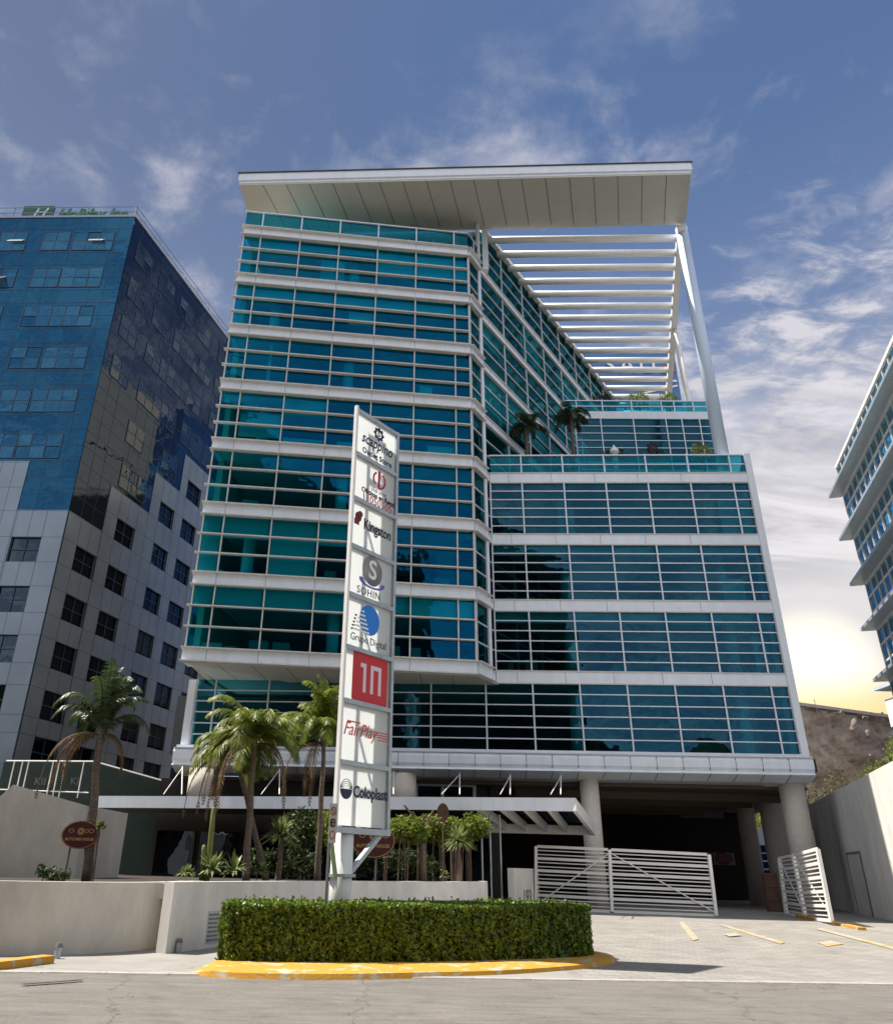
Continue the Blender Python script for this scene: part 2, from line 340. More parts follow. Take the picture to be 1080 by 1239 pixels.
def text(mb, s, P, right, up, size, shear=0., bold=0., wide=1., th=.012, mi=0, align='CENTER', spacing=1.):
    cu = bpy.data.curves.new('text', 'FONT'); cu.body = s; cu.size = size; cu.shear = shear; cu.offset = bold * size; cu.align_x = align; cu.align_y = 'CENTER'; cu.space_character = spacing; cu.resolution_u = 3
    o = bpy.data.objects.new('text', cu); COL.objects.link(o); dg = bpy.context.evaluated_depsgraph_get(); dg.update()
    me = o.evaluated_get(dg).to_mesh(); P = Vector(P); n = right.cross(up).normalized()
    vs = [P + right * (v.co.x * wide) + up * v.co.y + n * th for v in me.vertices]; fs = [tuple(p.vertices) for p in me.polygons]
    vs2 = [v - n * th * .9 for v in vs]; k = len(vs)
    cnt = {}
    for f in fs:
        for i in range(len(f)):
            e = (f[i], f[(i + 1) % len(f)]); cnt[e] = 1
    side = [(b, a, a + k, b + k) for (a, b) in cnt if (b, a) not in cnt]
    mb.add(vs + vs2, fs + [tuple(i + k for i in f[::-1]) for f in fs] + side, mi)
    o.evaluated_get(dg).to_mesh_clear(); bpy.data.objects.remove(o); bpy.data.curves.remove(cu)
def disc(mb, P, right, up, ru, rv, th=.01, n=28, mi=0, a0=0, a1=2 * math.pi, inner=0.):
    P = Vector(P); nn = right.cross(up).normalized(); full = abs(a1 - a0) > 6.28; vs = []; fs = []
    m = n if full else n + 1
    ang = [a0 + (a1 - a0) * i / n for i in range(m)]
    if inner == 0:
        ring = [P + right * ru * math.cos(a) + up * rv * math.sin(a) for a in ang]
        mb.add([q + nn * th for q in ring] + [q + nn * .001 for q in ring], [tuple(range(m))] + [(i, m + i, m + (i + 1) % m, (i + 1) % m) for i in range(m)], mi)
    else:
        o = [P + right * ru * math.cos(a) + up * rv * math.sin(a) for a in ang]; q = [P + right * ru * inner * math.cos(a) + up * rv * inner * math.sin(a) for a in ang]
        k = m; vs = [x + nn * th for x in o] + [x + nn * th for x in q] + [x + nn * .001 for x in o] + [x + nn * .001 for x in q]
        for i in range(n):
            j = (i + 1) % m; fs += [(i, j, k + j, k + i), (i, 2 * k + i, 2 * k + j, j), (k + i, k + j, 3 * k + j, 3 * k + i)]
        if not full: fs += [(0, k, 3 * k, 2 * k), (k - 1, 3 * k - 1, 4 * k - 1, 2 * k - 1)]
        mb.add(vs, fs, mi)
def leafcloud(mb, c, rad, n, size, r, mi=0, shell=.55, zc=None):
    c = Vector(c)
    for _ in range(n):
        while True:
            d = Vector((r.uniform(-1, 1), r.uniform(-1, 1), r.uniform(-1, 1)))
            if .05 < d.length < 1: break
        d = d.normalized() * (shell + (1 - shell) * r.random() ** .6) * (1 + .18 * math.sin(d.x * 5 + d.y * 4 + c.x))
        p = c + Vector((d.x * rad[0], d.y * rad[1], d.z * rad[2])); leaf(mb, p, size * r.uniform(.6, 1.3), r, mi)
def leaf(mb, p, s, r, mi=0):
    a = Vector((r.gauss(0, 1), r.gauss(0, 1), r.gauss(0, 1))).normalized(); b = a.cross(Vector((r.gauss(0, 1), r.gauss(0, 1), r.gauss(0, 1)))).normalized()
    mb.quad(p - a * s, p + b * s * .45, p + a * s, p - b * s * .45, mi)

# ================================================================== THE SETTING
def hgt(y): t = min(1, max(0, (y - 17.5) / 12)); return .30 * t * t * (3 - 2 * t)
mb = MB(); mb.quad((-900, -600, -.12), (900, -600, -.12), (900, 1500, -.12), (-900, 1500, -.12)); struct('ground', mb, earth_m)
edge = lambda x: 14.72 + .072 * x
mb = MB(); mb.quad((-120, -30, 0), (120, -30, 0), (120, edge(120), 0), (-120, edge(-120), 0)); struct('road', mb, road_m)
mb = MB()
xs = [4.3, 6, 9, 12, 15, 19, 24, 40]
def sheet(mb, x0, x1, nx, y1, z=.02):
    ny = 36
    for i in range(nx + 1):
        for j in range(ny + 1):
            x = x0 + (x1 - x0) * i / nx; y = edge(x) + (y1 - edge(x)) * j / ny; mb.v.append((x, y, hgt(y) + z))
    for i in range(nx):
        for j in range(ny):
            a = i * (ny + 1) + j; mb.f.append((a, a + ny + 1, a + ny + 2, a + 1)); mb.m.append(0)
sheet(mb, 3.2, 60, 20, 75); struct('driveway', mb, drive_m)
mb = MB(); sheet(mb, -60, 3.2, 20, 60); struct('pavement', mb, walk_m)
# low flush kerb stones along the road
mb = MB(); kr = random.Random(3); x0 = -40.
while x0 < 60:
    x1 = x0 + kr.uniform(.85, 1.15); e0, e1 = edge(x0), edge(x1); j = kr.uniform(-.012, .012); h = .026 + kr.uniform(-.004, .004)
    mb.hexa([(x0 + .006, e0 - .05 + j, -.05), (x1 - .006, e1 - .05 + j, -.05), (x1 - .006, e1 + .10, -.05), (x0 + .006, e0 + .10, -.05), (x0 + .006, e0 - .02 + j, h - .008), (x1 - .006, e1 - .02 + j, h - .008), (x1 - .006, e1 + .10, h), (x0 + .006, e0 + .10, h)]); x0 = x1
struct('kerb', mb, concrete_m)
worn_yellow = mat('worn_yellow_paint', (.52, .34, .10), .85, var=.2, vscale=4, hue=(.38, .36, .32))
for e, pos in zip([n for n in worn_yellow.node_tree.nodes if n.type == 'VALTORGB'][0].color_ramp.elements, (.43, .53)): e.position = pos
# yellow floor markings (sheets 6 mm above the drive)
mb = MB()
def mark(pts):
    q = []
    for px, py in pts:
        z = .02
        for _ in range(6): w = atz(px, py, z); z = hgt(w.y) + .028
        q.append(w)
    mb.add(q, [tuple(range(len(q)))])
mark([(821, 1116), (826, 1115), (845, 1136), (838, 1138)]); mark([(869, 1119), (874, 1118.5), (949, 1140), (944, 1142)])
mark([(986, 1124), (993, 1123), (1082, 1146), (1082, 1149)]); mark([(988, 1140), (1004, 1138), (1020, 1142), (1000, 1145)]); mark([(875, 1130), (889, 1129), (897, 1131.5), (882, 1133)])
struct('road_marking', mb, worn_yellow)
# storm drain slot
mb = MB()
for i in range(9):
    a = atz(25 + i * 8, 1191 - i * .6, .024); mb.quad(a, a + Vector((.12, 0, 0)), a + Vector((.13, .10, 0)), a + Vector((.02, .10, 0)))
tag(mb.build('storm_drain', black), 'dark slotted storm drain in the pavement before the long cream wall', 'drain')

# cliff and slopes behind
def rockface(name, p0, p1, z0, z1f, depth, m, nx=70, nz=26, seed=3):
    r = random.Random(seed); mb = MB(); p0 = Vector(p0); p1 = Vector(p1); d = p1 - p0; n = Vector((d.y, -d.x, 0)).normalized()
    ph = [(r.uniform(.2, 2.2), r.uniform(.3, 2.6), r.uniform(0, 6), r.uniform(.2, 1)) for _ in range(14)]
    for i in range(nx + 1):
        for j in range(nz + 1):
            t = i / nx; s = j / nz; zt = z1f(t)
            off = sum(a * math.sin(fx * t * d.length * .5 + fz * s * 7 + p) for fx, fz, p, a in ph) * .16 * depth + r.uniform(-.3, .3) * depth * .22 + .22 * depth * math.sin(17 * t * d.length * .11 + 3 * math.sin(s * 9)) * math.sin(s * 31 + 2 * math.sin(t * 60))
            q = p0 + d * t + n * (off - s * depth * 1.2); mb.v.append((q.x, q.y, z0 + (zt - z0) * s + (r.uniform(-.25, .25) if j == nz else 0)))
        q = p0 + d * t - n * 25; mb.v.append((q.x, q.y, zt + .6))
    k = nz + 2
    for i in range(nx):
        for j in range(nz + 1):
            a = i * k + j; mb.f.append((a, a + k, a + k + 1, a + 1)); mb.m.append(0)
    return struct(name, mb, m)
rockface('cliff', (18, 78, 0), (86, 86, 0), -1, lambda t: 18.75 - .085 * (68 * t - 24) + .16 * math.sin(t * 41), 1.7, rock_m, nx=190, nz=64)
mb = MB()   # concrete edge beam on the clifftop, with the posts of a broken railing
tb = mb
# dark wooded bank across the street behind the viewer (it shows in the glass)
def bank():
    mb = MB(); r = random.Random(8); nx = 80
    for i in range(nx + 1):
        x = -90 + 180 * i / nx; top = 14 + 5 * math.sin(x * .06 + 1) + 2.5 * math.sin(x * .21) + r.uniform(-.8, .8)
        if x < -16: top += 14
        for j, (yy, zz) in enumerate(((-24, -.1), (-27, top * .55), (-31, top * .9), (-36, top), (-60, top * .8))): mb.v.append((x, yy + r.uniform(-1, 1), zz))
    for i in range(nx):
        for j in range(4):
            a = i * 5 + j; mb.f.append((a, a + 1, a + 6, a + 5)); mb.m.append(0)
    return struct('hillside', mb, leaf_dk)
bank()

ts = thing('street_tower', (-16, -26, 0), 'dark stepped tower across the street mirrored in the lower left glass', 'building')
mb = MB(); pf = [(-48, 0), (16, 0), (16, 38), (6, 44), (-4, 49), (-12, 62), (-48, 70)]; n = len(pf)
mb.add([(x, -22, z) for x, z in pf] + [(x, -38, z) for x, z in pf], [tuple(range(n - 1, -1, -1)), tuple(range(n, 2 * n))] + [(i, (i + 1) % n, n + (i + 1) % n, n + i) for i in range(n)])
mb.build('wall', mat('dark_brown_wall', (.035, .030, .026), .9, var=.3, vscale=.3), ts)
for k in range(11):
    mb = MB()
    for i in range(18):
        if 4 + k * 4 + 2 < (36 if i > 15 else 48): mb.quad((-46 + i * 3.4, -21.95, 4 + k * 4), (-44 + i * 3.4, -21.95, 4 + k * 4), (-44 + i * 3.4, -21.95, 5.8 + k * 4), (-46 + i * 3.4, -21.95, 5.8 + k * 4))
    if mb.v: mb.build('window_row', MATS['dark_glass'], ts)

# ================================================================== THE OFFICE BUILDING
A = (-9.476, 33.76); C = (3.751, 35.1); J = (4.859, 36.738); RR = (18.523, 35.983); D = (4.5, 36.3)
sdv = Vector((.578, .816)); wv = Vector((.277, .961))
E = (D[0] + sdv.x * 25, D[1] + sdv.y * 25)
L0, H = 10.108, 3.6
lv = lambda k: L0 + H * k
off = thing('office_building', (5, 45, 0), 'tall teal glass office building with white bands, flat roof canopy and terraces', 'building')
fA = Frame(A, C, (0, -1)); fC = Frame(C, D, (1, -1)); fS = Frame(D, E, (1, -1)); fJ = Frame(J, RR, (0, -1))
BH = .27
def band(fr, u0, u1, z, name='spandrel_band', ledge=.2, out=.13, hh=BH):
    mb = MB(); fr.box(mb, u0, u1, -.25, out, z - hh, z + hh); o = mb.build(name, cladding, off)
    m2 = MB()
    if ledge:
        fr.box(m2, u0 - .14 if u0 == 0 else u0, u1, -.2, out + ledge, z + hh - .003, z + hh + .05); fr.box(m2, u0 - .14 if u0 == 0 else u0, u1, -.2, out + ledge * .7, z - hh - .05, z - hh + .003)
        m2.build('ledge', ledge_m, o)
    m3 = MB()
    for i in range(1, int((u1 - u0) / 2.29) + 1):
        u = u0 + 1 + (i - 1) * 2.29
        fr.box(m3, u - .008, u + .008, .0, out + .004, z - hh + .01, z + hh - .01)
    m3.build('joint', joint_m, o)
    return o
def bays(fr, us, zlo, zhi, rows, gm, name='window', mw=.06, md=.12, tproud=.10, tw=.055, tilt=.010, first_mull=True, ledgeend=False):
    """one part per bay: panes, with mullion and transoms as its frame"""
    for i in range(len(us) - 1):
        u0, u1 = us[i], us[i + 1]; mb = MB(); fb = MB()
        for k in range(rows):
            fr.pane(mb, u0, u1, 0, zlo + (zhi - zlo) * k / rows, zlo + (zhi - zlo) * (k + 1) / rows, tilt=tilt)
        w = mb.build(name, gm, off)
        fr.box(fb, u0 - mw / 2, u0 + mw / 2, -.05, md, zlo, zhi)
        if i == len(us) - 2: fr.box(fb, u1 - mw / 2, u1 + mw / 2, -.05, md, zlo, zhi)
        for k in range(1, rows):
            z = zlo + (zhi - zlo) * k / rows
            fr.box(fb, u0 + mw / 2 - (.22 if (i == 0 and ledgeend) else 0), u1 - mw / 2, -.04, tproud, z - tw / 2, z + tw / 2)
        fb.build('frame', mull_m if not ledgeend else [mull_m, ledge_m][1], w)
usA = [0.02] + [1.0 + 2.29 * i for i in range(6)] + [fA.len - .02]
usS = [.02 + 3.05 * i for i in range(9)]
for k in range(0, 7):
    zlo, zhi = lv(k) + BH + .05, lv(k + 1) - BH - .05
    bays(fA, usA, zlo, zhi, 3, gl_wing, ledgeend=True, tproud=.2, tw=.06)
for k in range(0, 8):
    band(fA, 0, fA.len, lv(k)); band(fC, 0, fC.len, lv(k), name='corner_band'); band(fS, 0, 25, lv(k), name='side_band', ledge=.08, out=.06, hh=.20)
    if k < 8:
        zlo, zhi = lv(k) + BH + .05, lv(k + 1) - BH - .05
        if k == 7: zhi = 38.75
        for fr, us, nm in ((fC, [.03, fC.len - .1], 'corner_window'), (fS, usS, 'side_window')):
            if k == 7 and nm == 'corner_window': continue
            mb = MB(); fb = MB()
            for i in range(len(us) - 1):
                for q in range(3): fr.pane(mb, us[i], us[i + 1], 0, zlo + (zhi - zlo) * q / 3, zlo + (zhi - zlo) * (q + 1) / 3, tilt=.012)
                ww = .045 if nm == 'side_window' else .04
                fr.box(fb, us[i] - ww, us[i] + ww, -.05, .08, zlo, zhi)
            for q in range(1, 3):
                z = zlo + (zhi - zlo) * q / 3; fr.box(fb, us[0] + .07, us[-1], -.04, .07, z - .03, z + .03)
            w = mb.build(nm, gl_side, off); fb.build('frame', mull_m, w)
# white corner pilaster between chamfer and side wall
mb = MB(); mb.tube((D[0] + .03, D[1] - .09, L0 - .2), (D[0] + .03, D[1] - .09, 38.9), .13, n=14); mb.build('corner_post', mull_m, off, smooth=False)
# parapet of the side wall under the canopy
mb = MB(); fS.box(mb, .6, 25, -.2, .28, 38.75, 39.05); mb.build('parapet', ledge_m, off)
# roof terrace balustrade of the wing (level 7)
def rail(fr, u0, u1, z, posts, n=.05, gm=gl_rail, ht=1.1, name='glass_balustrade', mid=True):
    mb = MB(); fr.pane(mb, u0, u1, n, z, z + ht - .05); o = mb.build(name, gm, off); f = MB()
    fr.box(f, u0 - .08, u1, n - .05, n + .09, z + ht - .05, z + ht + .02)
    if mid: fr.box(f, u0, u1, n - .03, n + .03, z + ht * .5 - .03, z + ht * .5 + .03)
    for u in posts: fr.box(f, u - .035, u + .035, n - .07, n + .07, z, z + ht + .06)
    f.build('rail', mull_m, o)
rail(fA, 0, fA.len, lv(7) + BH + .05, usA[1:-1], mid=False, gm=gl_rail, ht=1.25)
rail(fC, 0, fC.len, lv(7) + BH + .05, [fC.len / 2], mid=False, ht=1.25)
# penthouse set back on the roof terrace
PH = Vector((5.12, 36.95, 0)); PHl = Vector((-7.5, 37.75, 0)); fP = Frame(PHl, PH, (0, -1))
mb = MB(); us = [i * 1.55 for i in range(9)]
for i in range(8): fP.pane(mb, us[i], us[i + 1], 0, lv(7) + .2, 38.6, tilt=.004)
w = mb.build('penthouse_window', gl_wing, off); f = MB()
for u in us: fP.box(f, u - .05, u + .05, -.05, .08, lv(7) + .2, 38.55)
fP.box(f, -.1, fP.len - .25, -.1, .14, 38.55, 38.88); f.build('frame', mull_m, w)
mb = MB(); mb.box(4.86, 5.22, 36.62, 36.98, lv(7) + .27, 38.9); mb.build('penthouse_post', cladding, off)
# right block: bays of 2.23 m, six rows a storey
usJ = [.02] + [1.72 + 2.23 * i for i in range(6)] + [fJ.len - .02]
for k in (0, 1, 2): bays(fJ, usJ, lv(k) + BH, lv(k + 1) - BH, 6, gl_right, tproud=.07, tw=.05, mw=.07, md=.1, tilt=.003)
for k in (0, 1, 2, 3): band(fJ, 0.02, fJ.len, lv(k), ledge=.04, out=.10, hh=.27)
# the storey under the wing runs on behind the soffit in the same plane
usL = [-14.55, -13.6] + [-13.6 + (1.72 + 13.6 - 2.23) / 5 * i for i in range(1, 6)] + [1.72 + 2.23 * i for i in range(6)] + [fJ.len - .02]
bays(fJ, usL, 6.72, lv(0) - BH, 6, gl_right, tproud=.07, tw=.05, mw=.07, md=.1, tilt=.003)
mb = MB(); fJ.box(mb, fJ.len - .03, fJ.len + .30, -.25, .18, 6.5, lv(3) + BH + 1.15); mb.build('corner_pilaster', cladding, off)
mb = MB(); fJ.box(mb, -14.95, -14.5, -.3, .1, 6.5, lv(0) - .3); mb.build('corner_pilaster', cladding, off)
# overhanging soffit of the wing
mb = MB(); Lr = fJ.p(-14.7, 0, 0)
mb.prism([(A[0] - .05, A[1] - .12), (C[0], C[1] - .12), (J[0] + .1, J[1]), (Lr.x + 5.0, Lr.y + .0)], 9.74, 9.80)
so_ = mb.build('wing_soffit', soffit_m, off); m2 = MB()
for i in range(1, 9):
    a = fA.p(i * 1.52, -.02, 0); b = a + Vector((.10, .99, 0)) * 3.3
    m2.bar((a.x, a.y, 9.737), (b.x, b.y, 9.737), .025, .008)
m2.build('joint', joint_m, so_)
# base slab with its rounded, panelled edge and tapered soffit
mb = MB(); prof = [(.0, 6.72), (.32, 6.70), (.33, 6.55), (.62, 6.52), (.70, 6.35), (.70, 6.02), (.60, 5.86), (.62, 5.80), (.72, 5.76), (.0, 5.50), (-.9, 5.46)]
u0, u1 = -15.05, fJ.len + .18
vs = []
for u in (u0, u1):
    for n, z in prof: vs.append(fJ.p(u, n, z))
    vs.append(fJ.p(u, -.9, 6.72))
k = len(prof) + 1
mb.add(vs, [(i, i + 1, k + i + 1, k + i) for i in range(k - 1)] + [(k - 1, 0, k, 2 * k - 1), tuple(range(k)), tuple(range(2 * k - 1, k - 1, -1))])
bs = mb.build('base_slab', cladding, off); m2 = MB()
for i in range(1, 26):
    u = u0 + i * 1.16
    fJ.box(m2, u - .01, u + .01, .5, .704, 5.9, 6.45)
    m2.bar(fJ.p(u, .70, 5.745), fJ.p(u - .0, .02, 5.495), .02, .012)
m2.build('joint', joint_m, bs)
m2 = MB(); fJ.box(m2, u0 + .02, u1 - .02, .3, .722, 6.50, 6.545); m2.build('drip_edge', mull_m, bs)
# floors, ceilings, cores and blinds seen through the glass
tower = [fA.p(.1, -.12, 0), fA.p(fA.len - .1, -.12, 0), fS.p(.1, -.12, 0), fS.p(24.9, -.12, 0), Vector((2, 60, 0)), Vector((-6.2, 58, 0)), ]
tower = [(p.x, p.y) for p in tower]
mb = MB()
for k in range(0, 8): mb.prism(tower, lv(k) - .24, lv(k) + .10)
mb.build('floor_slab', slab_m, off)
rb = [fJ.p(.15, -.12, 0), fJ.p(fJ.len - .1, -.12, 0), Vector((RR[0] + wv.x * 22, RR[1] + wv.y * 22, 0)), Vector((E[0] - .6, E[1], 0))]
rb = [(p.x, p.y) for p in rb]
mb = MB()
for k in (0, 1, 2, 3): mb.prism(rb, lv(k) - .23, lv(k) + .09)
for k in (-1,): mb.prism([(Lr.x + .1, Lr.y + .1), *rb, (-4, 58)], 6.47, 6.66)
mb.build('floor_slab', slab_m, off)
mb = MB(); mb.prism([(PHl.x, PHl.y + .15), (5.0, 37.15), fS.p(24.9, -.12, 0)[:2], (2, 60), (-6.2, 58)], 38.89, 38.944); mb.build('roof_slab', soffit_m, off)
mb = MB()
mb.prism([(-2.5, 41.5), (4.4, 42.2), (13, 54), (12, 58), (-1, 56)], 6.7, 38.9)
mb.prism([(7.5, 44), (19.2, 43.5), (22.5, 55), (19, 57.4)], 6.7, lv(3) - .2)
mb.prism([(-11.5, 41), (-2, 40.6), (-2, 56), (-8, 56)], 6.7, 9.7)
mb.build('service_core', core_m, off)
# closed flank and back walls (rendered, not glazed)
mb = MB(); fl = Frame(A, (A[0] + .8, A[1] + 24.5), (-1, 0)); m2 = MB(); fl.box(m2, 18.6, 26.5, -6, .05, 35.25, 43); fl.box(m2, 24.6, 26.5, -6, .05, 9.9, 35.2); m2.build('stair_tower', beige_m, off); fl.box(mb, 1.15, 24.5, -.3, .0, 9.9, 35.2); mb.build('flank_wall', beige_m, off)
for k in range(7):
    mb = MB(); fb = MB(); fl.pane(mb, .05, 1.15, 0, lv(k) + BH, lv(k + 1) - BH); fl.box(fb, 0, 1.15, -.2, .1, lv(k) - BH, lv(k) + BH - .003); w = mb.build('corner_window', gl_rail2, off); fb.build('frame', cladding, w)
mb = MB(); fr_ = Frame(RR, (RR[0] + wv.x * 22, RR[1] + wv.y * 22), (1, 0)); fr_.box(mb, .3, 22, -.3, 0, 6.5, lv(3) + .3); mb.build('flank_wall', cladding, off)
mb = MB(); mb.prism([(-6, 58.2), (18.9, 56.9), (19, 57.3), (-6, 58.6)], 6.6, 39); mb.build('rear_wall', beige_m, off)
# blinds: a top strip in many bays, full drops in some
r = random.Random(21)
def blind(fr, u0, u1, z0, z1, n=-.22): 
    mb = MB(); fr.box(mb, u0, u1, n - .02, n, z0, z1); return mb
def blinds(fr, us, k, rows, drops, full):
    zt = lv(k + 1) - BH - .05; step = (H - 2 * BH) / rows
    mb = MB()
    for i, d in drops.items():
        fr.box(mb, us[i] + .04, us[i + 1] - .04, -.24, -.22, zt - step * d, zt)
    for (ua, ub, za, zb) in full: fr.box(mb, ua, ub, -.24, -.22, lv(k) + BH + za, lv(k) + BH + zb)
    if mb.v: mb.build('blind', blind_m, off)
blinds(fA, usA, 6, 3, {1: .55, 2: .45, 3: .4, 4: 1.9, 5: 1.75, 6: 1.75}, [(4.6, 6.0, .05, 2.0), (10.2, 10.9, .1, .5)])
blinds(fA, usA, 5, 3, {0: .5, 1: .6, 2: .62, 3: .65, 4: .68, 5: .7, 6: .7}, [(6.4, 7.85, 1.05, 1.95)])
blinds(fA, usA, 4, 3, {}, [(2.2, 2.38, .05, 2.9), (10.5, 11.2, .1, .9)])
blinds(fA, usA, 3, 3, {0: .2, 2: 1.0}, [(3.4, 5.5, .1, .6), (6.2, 7.7, .1, .6), (10.95, 12.4, .1, .75), (1.1, 3.2, .5, 1.9)])
blinds(fA, usA, 1, 3, {0: 3, 1: 1, 2: 3.0, 3: 1.1}, [(7.95, 8.6, 1., 2.9)])
blinds(fA, usA, 0, 3, {0: .8, 1: .8, 2: .85, 3: .85, 4: .75, 5: .8, 6: .8}, [])
blinds(fJ, usJ, 0, 6, {}, [(12.5, 13.1, .0, 1.9)])
blinds(fJ, usJ, 1, 6, {0: .95, 1: .95, 2: .95, 3: .95, 4: .95, 5: .95, 6: .95}, [(11.5, 12.6, .0, 1.3)])
blinds(fJ, usJ, 0, 6, {0: .97, 1: .97, 2: .97, 3: .97, 4: .97, 5: .97, 6: .97}, [])
blinds(fJ, usJ, 2, 6, {}, [(3.6, 4.4, 0, 1.6), (12.0, 13.4, 0, 2.2)])
for k in range(0, 7):
    mb = MB()
    for i in range(8):
        if r.random() < .5: continue
        a = fS.p(.1 + 3.05 * i, -.3, lv(k + 1) - BH - r.choice((1.0, 1.0, 2.0))); b = fS.p(3.0 + 3.05 * i, -.3, lv(k + 1) - BH - .05)
        fS.box(mb, .1 + 3.05 * i, 3.0 + 3.05 * i, -.3, -.28, a.z, b.z)
    mb.build('blind', blind_m, off)
mb = MB()   # round columns just inside the glass, and low furniture
for k in range(0, 7):
    for u in ((2.2,) if k % 2 else (6.6,)): p = fA.p(u, -1.3, 0); mb.tube((p.x, p.y, lv(k) + .1), (p.x, p.y, lv(k + 1) - .24), .3, n=12)
for k in range(-1, 3):
    for u in (3.9, 11.9): p = fJ.p(u, -1.3, 0); mb.tube((p.x, p.y, max(6.66, lv(k) + .1)), (p.x, p.y, lv(k + 1) - .24), .3, n=12)
mb.build('inner_column', blind_m, off, smooth=True)
mb = MB()
for k in range(0, 7):
    for u in [x * 1.1 + .5 for x in range(12)]:
        if r.random() < .6: fA.box(mb, u, u + r.uniform(.4, 1.0), -2.2, -1.2, lv(k) + .1, lv(k) + r.uniform(.75, 1.25))
for k in range(0, 3):
    for u in [x * 1.1 + .5 for x in range(12)]:
        if r.random() < .6: fJ.box(mb, u, u + r.uniform(.4, 1.0), -2.4, -1.2, lv(k) + .1, lv(k) + r.uniform(.75, 1.25))
mb.build('office_furniture', desk_m, off)
# level-3 terrace of the right block
rail(fJ, 0.05, fJ.len, lv(3) + .27, usJ[1:-1], gm=gl_rail, ht=1.12)
fR = Frame(RR, (RR[0] + wv.x * 12, RR[1] + wv.y * 12), (1, 0)); rail(fR, .2, 11, lv(3) + .27, [2.5, 5, 7.5, 10], gm=gl_rail2, ht=1.12)
# two-storey block set back on that terrace, with its own roof terrace (level 5)
UP0 = (11.0, 41.5); UP1 = (19.6, 41.2); fU = Frame(UP0, UP1, (0, -1)); LU = lv(5)
usU = [.02, 1.65, 3.7, 5.75, 6.75, 7.85, fU.len - .02]
bays(fU, usU, lv(3) + .1, LU - .27, 13, gl_right, tproud=.06, tw=.045, mw=.06, md=.1, tilt=.002)
mb = MB(); fU.box(mb, -.3, fU.len + .1, -.25, .1, LU - .27, LU + .27); mb.build('terrace_band', cladding, off)
mb = MB(); fU.box(mb, fU.len - .02, fU.len + .25, -.3, .12, lv(3) + .1, LU + 1.3); mb.build('corner_pilaster', cladding, off)
mb = MB(); mb.prism([fU.p(0, -.27, 0)[:2], fU.p(fU.len, -.27, 0)[:2], (UP1[0] + wv.x * 14, UP1[1] + wv.y * 14), (E[0] - .4, E[1])], LU - .25, LU + .1); mb.build('floor_slab', slab_m, off)
mb = MB(); fu2 = Frame(UP1, (UP1[0] + wv.x * 14, UP1[1] + wv.y * 14), (1, 0)); fu2.box(mb, .3, 14, -.3, 0, lv(3) + .1, LU - .26); mb.build('flank_wall', cladding, off)
mb = MB(); mb.prism([(13.5, 46), (19.5, 45.5), (21, 52), (17.5, 53)], lv(3) + .1, LU - .27); mb.build('service_core', core_m, off)
rail(fU, -.4, fU.len, LU + .27, [.2, 1.85, 3.7, 5.6, 6.4, 7.6], gm=gl_rail, ht=.8)
rail(fu2, .2, 8, LU + .27, [2, 4, 6], gm=gl_rail2, ht=.8)
mb = MB(); fU.box(mb, 4.85, 5.55, -.5, -.47, 25.1, 26.7); mb.build('blind', blind_m, off)
# roof canopy, pergola slats, beams and columns
CZ = 38.95
can = [atz(290, 224, CZ), atz(835.5, 211, CZ), atz(829, 271.5, CZ), atz(593, 278.2, CZ), Vector((-9.9, 37.6, CZ))]
mb = MB(); mb.prism([(p.x, p.y) for p in can], CZ, CZ + .12); cs = mb.build('canopy_soffit', soffit_m, off)
m2 = MB()
fc = Frame(can[0][:2], can[1][:2], (0, -1))
for i in range(1, 19):
    a = fc.p(i * fc.len / 19, -.03, CZ - .006); b = a + Vector((.277, .961, 0)) * 3.75; m2.bar(a, b, .03, .012)
m2.build('joint', joint_m, cs)
mb = MB(); fc.box(mb, -.05, fc.len + .05, -.3, .02, CZ + .12, CZ + .30); fc.box(mb, -.1, fc.len + .1, -.3, .10, CZ + .30, CZ + .86); mb.build('canopy_fascia', cladding, off)
mb = MB(); fc.box(mb, -.16, fc.len + .16, -.3, .16, CZ + .86, CZ + .93); mb.build('canopy_coping', joint_m, off)
mb = MB(); mb.prism([(p.x, p.y) for p in can], CZ + .13, CZ + .85); mb.build('canopy_roof', cladding, off)
B0 = Vector((17.35, 36.0, 38.6)); bd = Vector((.277, .961, 0)).normalized()
mb = MB(); mb.bar(B0 + bd * -.2, B0 + bd * 24, .42, .5); mb.build('pergola_beam', white_m, off)
for i in range(18):
    p = B0 + bd * (.75 + 1.335 * i); q = (p.y - D[1]) / sdv.y; left = D[0] + sdv.x * q + .32
    mb = MB(); mb.tube((left, p.y + (p.x - left) * .045, 38.62), (p.x - .15, p.y, 38.62), .235, n=14); mb.build('pergola_slat', white_m, off, smooth=True)
mb = MB(); mb.tube((17.62, 36.45, lv(3) + .09), (17.5, 36.2, 38.9), .36, n=24); mb.build('roof_column', colwhite_m, off, smooth=True)
mb = MB(); p = B0 + bd * 9.9; mb.tube((p.x + .25, p.y, LU + .1), (p.x + .1, p.y, 38.5), .2, n=18); mb.build('roof_column', white_m, off, smooth=True)
# ground-level columns of the building
for i, (px, py, Y, rad) in enumerate(((712, 947, 36.9, .42), (956, 950, 36.6, .53), (897, 956, 45, .46), (929, 960, 41.5, .56), (243, 945, 36.8, .55), (487, 948, 37.0, .62))):
    p = aty(px, py, Y); mb = MB(); mb.chain([(p.x, Y, hgt(Y) - .1 if i < 4 else 3.95), (p.x, Y, 5.6)], [rad, rad], 28); mb.build('column', conc_col, off, smooth=True)
